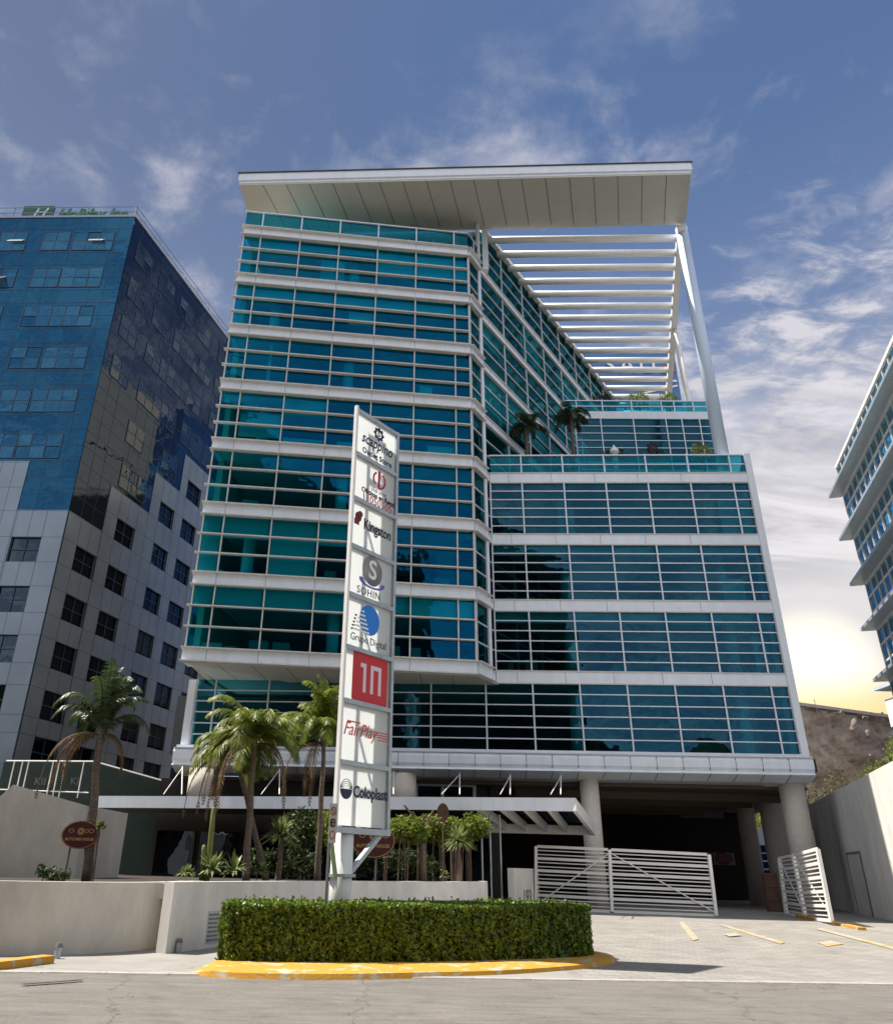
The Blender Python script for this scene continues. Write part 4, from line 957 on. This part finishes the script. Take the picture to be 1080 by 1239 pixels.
        m = MB(); disc(m, P(.19, .60), Ru, Uz, .19, .21, n=26, a0=math.pi, a1=2 * math.pi); disc(m, P(.19, .60), Ru, Uz, .19, .21, n=20, inner=.94, a0=0, a1=math.pi)
        for q in range(4): disc(m, P(.19, .60), Ru, Uz, .17 - q * .02, .16 - q * .045, n=16, inner=.93, a0=.1, a1=3.0)
        m.build('emblem', navy, pn); T('Coloplast', .645, .565, .34, navy, bold=.022, wide=.86)
ZT, ZB = zz[0], zz[-1]
m = MB(); fs.box(m, .0, .075, -.05, .05, ZB - .05, ZT + .12); m.build('edge_post', white_m, sp)
m = MB(); fs.box(m, SW - .055, SW + .035, -.12, .06, ZB - .05, ZT + .06); m.build('edge_post', steel_m, sp)
m = MB(); fs.box(m, .0, SW + .03, -.06, .09, ZB - .10, ZB + .02); m.build('base_rail', steel_m, sp)
m = MB()
for u in (.42, 1.06): fs.box(m, u, u + .08, -.32, -.24, ZB, ZT)
for i in range(8):
    fs.box(m, .51, 1.05, -.31, -.25, zz[i] - .06, zz[i] + .02)
    if i % 2 == 0: m.bar(fs.p(.46, -.285, zz[i]), fs.p(1.1, -.285, zz[i + 1]), .05, .06)
m.build('rear_truss', steel_m, sp)
m = MB(); fs.box(m, 1.16, 1.70, -.30, -.28, ZB + .1, ZT - .05); m.build('rear_shade_sheet', white_m, sp)  # unseen sheet added to shade the right third of the panels
pc = aty(415, 1010, 18.0); pc = Vector((pc.x, 18.0, 0)); m = MB(); m.chain([(pc.x, pc.y, 0), (pc.x, pc.y, ZB - .1)], [.235, .235], 24); m.build('post', white_m, sp, smooth=True)
m = MB(); m.tube((pc.x, pc.y, 1.46), (pc.x, pc.y, 1.52), .31, n=20); m.build('collar', steel_m, sp)
m = MB(); a = fs.p(SW - .15, -.1, ZB - .1); m.bar((pc.x + .16, pc.y - .05, 1.52), a, .10, .10); m.build('brace', steel_m, sp)
m = MB(); m.bar((pc.x - .1, pc.y - .3, 1.45), (pc.x - .26, pc.y - .35, ZB - .05), .06, .09); m.build('brace', green_post, sp)
# no-parking sign
npx = aty(399, 1000, 15.9); ns = thing('no_parking_sign', (npx.x, 15.95, .16), 'narrow faded no parking sign on a thin dark post beside the sign pylon', 'sign')
m = MB(); m.tube((npx.x, 15.97, .1), (npx.x, 15.97, 2.75), .028, n=8); m.build('post', grey_print, ns)
za, zb2 = aty(400, 972, 15.9).z, aty(400, 1020, 15.9).z; m = MB(); m.box(npx.x - .02, npx.x + .13, 15.9, 15.93, zb2, za); bd_ = m.build('plate', mat('faded_plate', (.50, .48, .45), .6, var=.15, vscale=6), ns)
m = MB(); c = Vector((npx.x + .055, 15.898, 0)); X, Z = Vector((1, 0, 0)), Vector((0, 0, 1)); text(m, 'E', c + Z * ((za + zb2) / 2), X, Z, .2); m.build('letter', black, bd_)
m = MB()
for zc_ in (za - .14, (za + zb2) / 2, zb2 + .14): disc(m, c + Z * zc_, X, Z, .055, .075, inner=.82, n=16, th=.006)
m.bar(c + Z * (za - .19) + X * .035, c + Z * (za - .09) - X * .035, .01, .012); m.build('ring', dkred, bd_)

# ================================================================== GATES
def gate(name, label, posts, group, bars_from=0, diag=()):
    """posts: list of (bottom, top); rails run between them"""
    t = thing(name, posts[0][0], label, 'gate', group)
    for b, tp in posts: m = MB(); m.bar(b, tp, .11, .11, up=Vector((0, 1, 0))); m.build('post', white_m, t)
    for s in range(len(posts) - 1):
        (b0, t0), (b1, t1) = posts[s], posts[s + 1]; m = MB()
        for k in range(16):
            f = k / 15; w = .10 if k % 3 == 0 else .035
            a = b0.lerp(t0, f); b = b1.lerp(t1, f); d = (b - a).normalized() * .06; m.bar(a + d, b - d, .05, w)
        m.build('rail_panel', white_m, t)
        if s < len(diag):
            dd = diag[s]; a = (b0.lerp(t0, .04) if dd > 0 else b0.lerp(t0, .95)); b = (b1.lerp(t1, .95) if dd > 0 else b1.lerp(t1, .04)); v = Vector((0, -.05, 0)); m = MB(); m.bar(a + v, b + v, .025, .04); m.build('brace', white_m, t)
    return t
G = [(aty(648, 1098, 33), aty(648, 1024, 33)), (aty(740, 1103, 32), aty(737, 1028, 32)), (aty(866, 1108, 31), aty(857, 1034, 31))]
gate('sliding_gate', 'wide white slatted gate with diagonal braces across the parking entrance', G, 'white slatted gates', diag=(1, -1))
gx = [(15.75, 34.0), (15.0, 31.0), (13.9, 26.9)]
G2 = [(aty(951, 1106, 34), aty(942, 1038, 34)), (aty(974, 1111, 31), aty(959, 1035, 31)), (aty(1005.5, 1114, 27.4), aty(988.5, 1027, 27.4))]
gate('swing_gate', 'narrow white slatted gate swung open on the right beside the thick column', G2, 'white slatted gates', diag=(-1, -1))
m = MB(); m.bar((G2[1][0].x, G2[1][0].y + .5, hgt(31) + .08), (G2[2][0].x + .15, G2[2][0].y - 1.4, hgt(25) + .07), .24, .12); tag(m.build('yellow_kerb', yellow_m), 'narrow yellow kerb under the open gate at the right of the drive', 'kerb')
# barrel beside the inner column, plinths
p = aty(938, 1110, 36.5); bt = thing('rusty_barrel', (p.x, 36.5, .3), 'rusty brown drum standing by the inner column behind the open gate', 'barrel')
m = MB(); m.chain([(p.x, 36.5, .3 + z) for z in (0, .03, .45, .48, .51, .95, .98, 1.01, 1.45)], [.29, .31, .31, .33, .31, .31, .33, .31, .31], 18); m.build('drum', rust_m, bt, smooth=False)
m = MB(); m.chain([(p.x, 36.5, 1.75), (p.x, 36.5, 1.80)], [.32, .30], 18); m.build('lid', rust_m, bt)
a = atz(718, 1130, .25); m = MB(); m.box(a.x - .3, a.x + 1.1, 27.6, 29.6, 0, .62); m.box(a.x - .4, a.x + 1.0, 26.4, 27.6, 0, .34); tag(m.build('concrete_plinth', concrete_m), 'stepped pale concrete block at the foot of the slatted gate near the hedge', 'plinth')
# short white wall with house number by the gate
p0 = aty(619, 1050, 31.5); p1 = aty(646, 1058, 34); m = MB(); fr = Frame((p0.x, 31.0), (p1.x + .1, 33.6), (1, -1)); fr.box(m, 0, fr.len, -.25, 0, 0, 1.75); o = m.build('number_wall', render_w); tag(o, 'short white wall end with dark number beside the slatted gate', 'wall')
m = MB(); text(m, '193', fr.p(1.4, .0, .75), fr.u, Vector((0, 0, 1)), .7, bold=.01); m.build('number', grey_print, o)
# hall boards
p = aty(820, 975, 50); t = thing('hall_banner', (p.x, 51.9, 2), 'dim grey board with large letters high inside the parking hall', 'sign board', 'boards inside the parking hall'); a = aty(822, 972, 51.8); b = aty(865, 990, 51.8); m = MB(); m.box(a.x, b.x + .6, 51.85, 51.95, b.z, a.z); o = m.build('board', mat('dim_board', (.20, .17, .15), .8), t); m = MB(); text(m, 'H', Vector((a.x + 1.0, 51.84, (a.z + b.z) / 2)), Vector((1, 0, 0)), Vector((0, 0, 1)), 1.1, bold=.01); m.build('lettering', black, o)
a = aty(853, 1031, 51.8); b = aty(890, 1047, 51.8); t = thing('hall_banner', (a.x, 51.9, 2), 'lower dim board with a letter and dark red oval inside the parking hall', 'sign board', 'boards inside the parking hall'); m = MB(); m.box(a.x, b.x, 51.85, 51.95, b.z, a.z); o = m.build('board', MATS['dim_board'], t); m = MB(); text(m, 'IC', Vector((a.x + .75, 51.84, (a.z + b.z) / 2)), Vector((1, 0, 0)), Vector((0, 0, 1)), 1.0); m.build('lettering', black, o); m = MB(); disc(m, Vector((b.x - .7, 51.84, (a.z + b.z) / 2)), Vector((1, 0, 0)), Vector((0, 0, 1)), .55, .35); m.build('oval', dkred, o)
# annex seen through the columns, right of the hall
an = thing('rear_annex', (24, 58, 0), 'low building with dark ribbon windows and white band behind the parking columns', 'building')
a = aty(898, 1005, 57); b = aty(950, 1062, 57); m = MB(); m.box(a.x, b.x + 3, 57, 62, 0, a.z); m.build('wall', brown_m, an); m = MB(); m.box(a.x - .3, b.x + 3, 56.7, 57, a.z - .9, a.z + .1); m.box(a.x - .3, b.x + 3, 56.7, 57, b.z - .4, b.z); m.build('band', cladding, an); m = MB(); m.box(a.x, b.x + 3, 56.9, 56.95, b.z, a.z - .9); g_ = m.build('window', gl_right, an); m = MB()
for i in range(1, 4): z = b.z + (a.z - .9 - b.z) * i / 4; m.box(a.x, b.x + 3, 56.84, 56.9, z - .04, z + .04)
m.build('frame', mull_m, g_)
# ---- right boundary wall
wd = Vector((.32, .947)).normalized(); w0 = Vector((16.35, 26)) - wd * 6; fW = Frame(w0, w0 + wd * 26, (-1, 0)); rw = thing('side_wall', (w0.x, w0.y, 0), 'tall white rendered wall running back along the right side of the drive', 'wall')
m = MB(); fW.box(m, 0, 24.5, -.35, 0, 0, 5.18); m.build('wall', render_w, rw); m = MB(); fW.box(m, 14.0, 16.6, -.0, .03, .2, 2.6); dr = m.build('door', render_m, rw); m = MB(); fW.box(m, 13.93, 14.0, 0, .05, .2, 2.68); fW.box(m, 16.6, 16.67, 0, .05, .2, 2.68); fW.box(m, 14.0, 16.6, 0, .05, 2.6, 2.68); m.build('frame', grey_print, dr)
m = MB(); fW.box(m, 20, 24.4, -4, -.4, 0, 4.6); m.build('return_wall', render_m, rw)

# ================================================================== HOARDING, RAILS, OVAL SIGNS
hz_ = thing('site_hoarding', (-13, 32, 0), 'dark green hoarding with white marks behind a white post rail on the left', 'hoarding')
m = MB(); m.add([(-19.4, 40, 0), (-14.9, 40, 0), (-14.9, 40, 6.15), (-19.4, 40, 6.05), (-19.4, 40.1, 0), (-14.9, 40.1, 0), (-14.9, 40.1, 6.15), (-19.4, 40.1, 6.05)], [(0, 1, 2, 3), (5, 4, 7, 6), (3, 2, 6, 7), (1, 5, 6, 2), (4, 0, 3, 7)]); m.add([(-14.9, 40, 0), (-9.5, 41, 0), (-9.5, 41, 4.9), (-14.9, 40, 6.15), (-14.9, 40.1, 0), (-9.5, 41.1, 0), (-9.5, 41.1, 4.9), (-14.9, 40.1, 6.15)], [(0, 1, 2, 3), (5, 4, 7, 6), (3, 2, 6, 7), (1, 5, 6, 2)]); bo = m.build('sheet', hoard_m, hz_)
X, Z = Vector((1, 0, 0)), Vector((0, 0, 1))
m = MB(); text(m, 'KII', (-17.4, 39.99, 5.15), X, Z, .5, bold=.01); m.build('white_mark', MATS['steel_m'] if 'steel_m' in MATS else grey_print, bo)
m = MB(); text(m, 'KI', (-15.7, 39.99, 5.2), X, Z, .5); m.build('white_mark', grey_print, bo)
rl = thing('white_rail', (-17, 39.3, 0), 'thin white post and rail fence in front of the dark green hoarding', 'fence')
for x in (-18.6, -18.2, -17.9, -16.7, -16.4, -16.1, -15.2): m = MB(); m.tube((x, 39.4, 4.4), (x, 39.4, 6.05), .03, n=6); m.build('post', white_m, rl)
m = MB(); m.tube((-19.0, 39.4, 6.03), (-14.7, 39.4, 6.1), .035, n=6); m.build('rail', white_m, rl); m = MB(); m.tube((-19.0, 39.4, 4.7), (-14.7, 39.4, 4.65), .03, n=6); m.build('rail', white_m, rl)
m = MB(); m.tube((-14.7, 39.4, 6.1), (-9.7, 40.5, 4.95), .035, n=6); m.build('rail', white_m, rl)
def oval(c, ru, rv, label, post, lines):
    t = thing('oval_sign', (c.x, c.y, 1.16), label, 'sign', 'oval maroon restaurant signs'); X, Z = Vector((1, 0, 0)), Vector((0, 0, 1)); m = MB(); disc(m, c, X, Z, ru, rv, th=.06, n=40); b = m.build('board', maroon, t)
    f = c + Vector((0, -.06, 0)); m = MB(); disc(m, f, X, Z, ru * .97, rv * .97, inner=.97, th=.012, n=40); m.build('border', gold, b); m = MB(); disc(m, f + Z * rv * .25, X, Z, ru * .17, ru * .17, inner=.75, n=20); disc(m, f + Z * rv * .25, X, Z, ru * .1, ru * .1, inner=.6, n=12); disc(m, f + Z * rv * .28 + X * ru * .55, X, Z, ru * .14, ru * .1, inner=.75, n=16); disc(m, f + Z * rv * .28 - X * ru * .5, X, Z, ru * .14, ru * .1, inner=.75, n=16); disc(m, f + Z * rv * .28 + X * ru * .3, X, Z, ru * .1, ru * .1, inner=.75, n=12); m.build('emblem', gold, b)
    m = MB(); text(m, 'BUTCHER HOUSE', f + Z * (-rv * .32), X, Z, ru * .19, bold=.02); m.build('lettering', gold, b); m = MB(); m.tube((c.x + post, c.y + .05, 1.1), (c.x + post, c.y + .05, c.z), .03, n=8); m.build('post', grey_print, t)
oval(Vector((-8.16, 21.9, 2.27)), .50, .34, 'oval maroon sign hanging on the trunk of the lone palm at left', -.25, 0)
oval(Vector((-.557, 25.6, 2.41)), .675, .49, 'oval maroon butcher house sign half hidden behind the pylon post', .1, 0)

# ================================================================== PLANTS
def frond(mb, p0, az, el, ln, droop, r, mi=0, leaf_l=.42, nl=30, stiff=.5, rm=None):
    """feather frond: curved rachis with paired leaflets"""
    p = Vector(p0); d = Vector((math.cos(az) * math.cos(el), math.sin(az) * math.cos(el), math.sin(el))); pts = [p.copy()]; st_ = ln / 14
    for i in range(14): p = p + d * st_; pts.append(p.copy()); d = (d + Vector((0, 0, -droop * (i + 2) / 14))).normalized()
    mb.chain(pts, [.028 * (1 - i / 15) + .004 for i in range(15)], 4, mi if rm is None else rm, caps=False)
    for k in range(nl):
        t = .10 + .90 * k / nl; f = t * 14; i = min(13, int(f)); q = pts[i].lerp(pts[i + 1], f - i); dd = (pts[i + 1] - pts[i]).normalized(); sd_ = dd.cross(Vector((0, 0, 1)))
        if sd_.length < .05: sd_ = Vector((1, 0, 0))
        sd_.normalize(); up_ = sd_.cross(dd); L_ = leaf_l * math.sin(math.pi * min(.97, .22 + .76 * t)) ** .6
        for s in (-1, 1):
            o_ = (sd_ * s * .8 + dd * .55 + up_ * r.uniform(-.15, .5) * stiff + Vector((0, 0, -.35 + r.uniform(-.3, .1)))).normalized() * L_ * r.uniform(.8, 1.15); tip = q + o_ + Vector((0, 0, -.25 * L_)); w = dd * .026; mdl = q + o_ * .55
            mb.add([q - w * .5, q + w * .5, mdl + w, mdl - w, tip], [(0, 1, 2, 3), (3, 2, 4)], mi)
def palm(base, top, label, lm, seed, nf=15, ln=1.5, dead=(), lean=0, up=.55, group='palms in the planter bed', lleaf=.40, rt_=.13):
    r = random.Random(seed); b = Vector(base); tp = Vector(top); t = thing('palm_tree', b, label, 'palm tree', group); m = MB(); pts = [b.lerp(tp, i / 12) + Vector((.014 * math.sin(i * 1.3 + seed), .012 * math.cos(i * 1.1), 0)) for i in range(13)]
    m.chain(pts, [rt_ * (1.25 - .5 * i / 12) * (1.06 if i % 2 else .96) for i in range(13)], 12); m.build('trunk', trunk_m, t, smooth=True); m = MB()
    for i in range(nf):
        az = i * 2.399 + r.uniform(-.3, .3); el = up + r.uniform(-.45, .65); frond(m, tp + Vector((0, 0, r.uniform(-.1, .12))), az, el, ln * r.uniform(.8, 1.15), r.uniform(.28, .5), r, 0, lleaf, 46)
    m.build('crown', lm, t)
    if dead:
        m = MB()
        for az, l_, dz in dead: frond(m, tp + Vector((0, 0, -.15)), az, .1, l_, .75, r, 0, .22, 30, stiff=.1)
        m.build('dry_frond', leaf_dead, t)
    return t
palm((-7.85, 22, 1.16), (-8.2, 22, 5.0), 'lone palm with dark green fronds before the grey hotel at left', leaf_palm_d, 31, nf=16, ln=1.9, dead=((3.0, 2.3, 0), (3.4, 2.6, 0), (-.2, 1.7, 0), (2.7, 2.2, 0), (3.7, 1.6, 0)), up=.95, lleaf=.34, rt_=.11)
palm((-3.85, 22.6, 1.16), (-3.98, 22.6, 4.9), 'big palm with yellow green drooping fronds in the middle of the bed', leaf_palm, 7, nf=26, ln=2.05, dead=((3.6, 2.5, 0), (2.6, 3.0, 0), (-.6, 2.6, 0), (4.3, 2.9, 0), (3.1, 2.8, 0), (2.9, 2.2, 0)), up=.62, lleaf=.44, rt_=.085)
palm((-3.5, 24.2, 1.16), (-4.75, 24.0, 4.7), 'leaning palm behind the big middle palm with sunlit fronds', leaf_palm, 17, nf=20, ln=1.85, dead=((3.3, 2.6, 0), (2.2, 2.2, 0)), up=.5, lleaf=.42, rt_=.08)
palm((-2.15, 25, 1.16), (-2.2, 25, 5.3), 'slender palm with upright bushy crown just left of the pylon', leaf_palm, 27, nf=30, ln=1.85, dead=((3.4, 2.4, 0), (-1.7, 2.9, 0), (4.4, 2.5, 0)), up=1.2, lleaf=.46, rt_=.08)
def rosette(base, label, n, ln, m_, seed, trunk=0., group='spiky plants in the bed', w=.03, name='yucca', cat='yucca', droop=.25, low=-.2):
    r = random.Random(seed); b = Vector(base); t = thing(name, b, label, cat, group); c = b + Vector((0, 0, trunk))
    if trunk: m = MB(); m.chain([b, b.lerp(c, .5) + Vector((.03, 0, 0)), c], [.10, .08, .07], 9); m.build('trunk', bark_m, t)
    m = MB()
    for i in range(n):
        az = r.uniform(0, 6.283); el = math.asin(r.uniform(low, 1)); d = Vector((math.cos(az) * math.cos(el), math.sin(az) * math.cos(el), math.sin(el))); L_ = ln * r.uniform(.75, 1.1); s = d.cross(Vector((0, 0, 1))); s = (s if s.length > .05 else Vector((1, 0, 0))).normalized() * w; mid = c + d * L_ * .55; tip = c + d * L_ + Vector((0, 0, -droop * L_ * math.cos(el)))
        m.add([c - s * .6, c + s * .6, mid + s, mid - s, tip], [(0, 1, 2, 3), (3, 2, 4)])
    m.build('leaves', m_, t); return t
p = aty(340, 1012, 25); rosette((p.x, 25, 1.16), 'round headed yucca right of the big middle palm', 190, .72, leaf_spike, 1, trunk=p.z - 1.16)
p = aty(554, 1018, 28.1); rosette((p.x, 28.1, 1.1), 'pale grass-like yucca in front of the yellow green shrubs', 240, .72, leaf_spike, 2, trunk=max(.2, p.z - 1.16), w=.02)
for i, (px, py, Y, n, l_, lab) in enumerate(((226, 1054, 20.5, 130, .30, 'small round spiky tuft at the left end of the bed'), (258, 1046, 21.2, 46, .62, 'broad bladed agave below the tall column cactus'), (318, 1052, 22.5, 120, .34, 'small spiky tuft right of the big palm trunk'), (283, 1048, 21.5, 40, .55, 'spreading agave hugging the foot of the big palm'), (352, 1046, 24, 60, .5, 'dull agave in shade beneath the yucca'), (538, 1058, 28, 60, .22, 'tiny round tuft at the right end of the bed'))):
    p = aty(px, py, Y); rosette((p.x, Y, max(1.14, p.z - l_ * .25)), lab, n, l_, leaf_spike, 40 + i, name='agave', cat='agave', w=.022 if n > 100 else .05, low=0)
cc = thing('column_cactus', (-4.62, 21.5, 1.15), 'tall yellow green column cactus with a short arm in the palm bed', 'cactus')
for (px0, py0, px1, py1, rr_) in ((253, 1040, 259, 976, .075), (247, 1040, 247, 1022, .07)):
    a = aty(px0, py0, 21.5); b = aty(px1, py1, 21.5); m = MB(); m.chain([(a.x, 21.5, 1.1), a, a.lerp(b, .5), b + Vector((0, 0, -.06)), b], [rr_, rr_, rr_ * .95, rr_ * .8, .02], 10); m.build('stem', cactus_m, cc, smooth=True)
def bush(c, rad, n, label, m_, seed, size=.07, stems=0, group='shrubs in the bed', zg=1.16):
    r = random.Random(seed); c = Vector(c); t = thing('shrub', (c.x, c.y, zg), label, 'shrub', group); m = MB()
    for k in range(5): leafcloud(m, c + Vector((r.uniform(-.5, .5) * rad[0], r.uniform(-.3, .3) * rad[1], r.uniform(-.3, .4) * rad[2])), (rad[0] * .6, rad[1] * .7, rad[2] * .65), n // 5, size, r, shell=.25)
    m.build('foliage', m_, t); m = MB()
    for k in range(max(3, stems)):
        x = c.x + r.uniform(-.85, .85) * rad[0]; y = c.y + r.uniform(-.5, .5) * rad[1]; m.tube((x + r.uniform(-.1, .1), y, zg - .05), (x, y, c.z), .016, n=5)
    m.build('stem', bark_m, t); return t
for i, (px, py, Y, rw_, rh, n, lab, st_n) in enumerate(((488, 1003, 26.8, .85, .52, 2600, 'yellow green leafy shrub just right of the pylon', 12), (528, 1004, 29.2, 1.0, .55, 2800, 'yellow green shrub around the bare forked trunk', 14), (562, 1003, 30.6, .95, .55, 2400, 'yellow green shrub at the right end of the planter', 12), (372, 1010, 26.5, .7, .9, 1800, 'dark leafed shrub between yucca and slender palm', 5), (398, 1000, 27, .6, .8, 1600, 'bright leaved shrub behind the slender palm trunk', 5))):
    p = aty(px, py, Y); bush((p.x, Y, p.z), (rw_, .6, rh), n, lab, leaf_bush if i != 3 else leaf_dk, 60 + i, stems=st_n)
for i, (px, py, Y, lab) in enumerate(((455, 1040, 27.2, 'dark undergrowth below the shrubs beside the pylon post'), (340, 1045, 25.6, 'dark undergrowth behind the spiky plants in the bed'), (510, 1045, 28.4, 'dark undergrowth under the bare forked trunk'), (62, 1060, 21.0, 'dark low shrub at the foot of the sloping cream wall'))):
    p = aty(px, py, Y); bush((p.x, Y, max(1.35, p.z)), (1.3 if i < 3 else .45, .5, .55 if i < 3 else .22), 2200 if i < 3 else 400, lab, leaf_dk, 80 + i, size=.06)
p = aty(120, 998, 21.6); bush((p.x, 21.8, p.z), (.14, .12, .13), 90, 'small bright green sprig beside the left oval sign', leaf_bush, 90, size=.05)
# bare forked trunk and the round brown disc
TY = 27.2
bt_ = thing('bare_tree', (1.0, TY, 1.16), 'grey lopped trunk with short bare forks among the shrubs', 'tree'); m = MB(); m.chain([(.99, TY, 1.1), (.99, TY, 2.0), (1.02, TY, 3.0)], [.17, .15, .16], 10); m.build('trunk', bark_m, bt_, smooth=True)
for (x, z) in ((.40, 3.55), (.68, 3.35), (1.37, 3.42), (1.65, 3.2), (1.04, 3.3)): m = MB(); m.chain([(1.01, TY, 2.95), ((1.0 + x) / 2, TY - .05, (3.05 + z) / 2 - .1), (x, TY - .1, z)], [.06, .045, .03], 7); m.build('branch', bark_m, bt_)
p = aty(536, 983, TY); dk = thing('round_disc', (p.x, TY + .2, 1.16), 'round brown disc on a stick above the shrubs by the canopy', 'garden ornament'); m = MB(); disc(m, Vector((p.x, TY + .2, p.z)), Vector((1, 0, 0)), Vector((0, 0, 1)), .2, .30, th=.05, n=26); m.build('disc', rust_m, dk); m = MB(); m.tube((p.x, TY + .22, 1.1), (p.x, TY + .22, p.z), .02, n=6); m.build('stick', bark_m, dk)
# thin steel posts at the entrance
for i, (px, lab) in enumerate(((582, 'thin pale steel post at the entrance nearest the planter end'), (592, 'thin pale steel post, the middle of three at the entrance'), (604, 'thin pale steel post at the entrance nearest the gate'))):
    a = aty(px, 985, 31.5); m = MB(); m.tube((a.x, 31.5, .2), (a.x, 31.5, 3.6), .035, n=8); tag(m.build('steel_post', steel_m), lab, 'post', 'entrance posts')
# terrace plants
def potplant(px, py, Y, zf, rad, m_, label, seed, n=420):
    p = aty(px, py, Y); r = random.Random(seed); t = thing('potted_shrub', (p.x, Y, zf), label, 'potted plant', 'plants on the terraces'); m = MB(); m.chain([(p.x, Y, zf), (p.x, Y, zf + .45)], [.25, .33], 14); m.build('pot', grey_print, t); m = MB(); m.tube((p.x, Y, zf + .4), (p.x, Y, p.z), .04, n=6); m.build('stem', bark_m, t); m = MB(); leafcloud(m, (p.x, Y, p.z), rad, n, .075, r, shell=.5); m.build('foliage', m_, t)
potplant(772, 485, 42.6, LU + .1, (.8, .6, .6), leaf_bush, 'wide clipped topiary, left of two on the upper terrace', 1, 700); potplant(809, 484, 42.6, LU + .1, (.65, .5, .6), leaf_bush, 'narrower clipped topiary by the white roof column on the upper terrace', 2, 600)
potplant(848, 548, 37.2, lv(3) + .1, (.6, .45, .6), leaf_bush, 'bright green shrub at the right end of the lower terrace', 3, 600); potplant(790, 545, 37.4, lv(3) + .1, (.35, .3, .5), leaf_red, 'reddish dry shrub in the middle of the lower terrace', 4, 260)
potplant(730, 486, 43, LU + .1, (.7, .5, .55), leaf_red, 'dark red leaved shrub against the glass wall on the upper terrace', 5, 500); potplant(742, 550, 37.6, lv(3) + .1, (.6, .45, .4), leaf_dk, 'dark shrub around the white ornament on the lower terrace', 6, 420)
p = aty(742, 545, 37.2); go = thing('white_ornament', (p.x, 37.1, lv(3) + .1), 'small white pointed garden ornament on the lower terrace', 'ornament'); m = MB(); m.chain([(p.x, 37.1, z) for z in (lv(3) + .1, lv(3) + .9, p.z - .25, p.z - .2, p.z, p.z + .1, p.z + .3)], [.2, .14, .16, .26, .22, .1, .02], 14); m.build('body', white_m, go, smooth=True)
for px, py, Y, s, lab in ((690, 500, 39.5, 5, 'dark palm against the upper block on the lower terrace'), (636, 515, 38.6, 9, 'dark palm close to the side glass on the lower terrace')):
    p = aty(px, py, Y); palm((p.x - .1, Y, lv(3) + .1), (p.x, Y, p.z), lab, leaf_palm_d, s, nf=15, ln=1.5, up=.35, group='palms on the lower terrace', lleaf=.38, rt_=.11)
# trees and scrub below the cliff
def tree(base, h, rad, label, seed, n=3600, size=.13, m_=None):
    r = random.Random(seed); b = Vector(base); t = thing('tree', b, label, 'tree', 'trees below the cliff'); m = MB(); m.chain([b, b + Vector((.1, 0, h * .4)), b + Vector((0, .1, h * .75))], [.22, .16, .08], 8)
    for k in range(5): a = r.uniform(0, 6.28); m.chain([b + Vector((.05, 0, h * .35)), b + Vector((math.cos(a) * rad * .5, math.sin(a) * rad * .5, h * .7))], [.09, .03], 6)
    m.build('trunk', bark_m, t); m = MB()
    for k in range(9): leafcloud(m, b + Vector((r.uniform(-.6, .6) * rad, r.uniform(-.5, .5) * rad, h * r.uniform(.5, .95))), (rad * .5, rad * .5, h * .18), n // 9, size, r, shell=.35)
    m.build('crown', m_ or leaf_bush, t)
drab = mat('drab_leaf', (.07, .075, .025), .6, var=.5, vscale=.8, transl=.3, hue=(.22, .20, .08))
for i, (px, py, Y, h, rad, lab) in enumerate(((930, 975, 66, 8, 2.4, 'leafy tree showing between the parking columns'), (978, 962, 70, 8.5, 2.4, 'drab green tree at the cliff foot beside the thick column'), (1012, 950, 72, 9.5, 2.2, 'drab tree at the cliff foot over the white side wall'), (1060, 932, 70, 11, 2.2, 'greener tree at the cliff foot near the right edge'), (1094, 912, 68, 12, 2.2, 'tall tree cut by the right edge below the cliff'))):
    p = aty(px, py, Y); tree((p.x, Y, 0), p.z + .3, rad, lab, 100 + i, m_=drab if i in (1, 2) else leaf_bush)
cf = thing('clifftop_kerb', (45, 79, 17), 'low concrete edge with posts along the clifftop', 'kerb wall'); m = MB()
for i in range(14): x = 24 + i * 3.5; a = Vector((x, 80.7 + .118 * (x - 24), 18.72 - .085 * (x - 42))); m.bar(a, a + Vector((3.45, .41, -.297)), .7, .32)
m.build('beam', concrete_m, cf)
m = MB(); p = aty(990, 853, 80); m.tube((p.x, 80.5, 16.8), (p.x - .12, 80.5, 18.7), .03, n=6); m.build('bent_post', grey_print, cf)
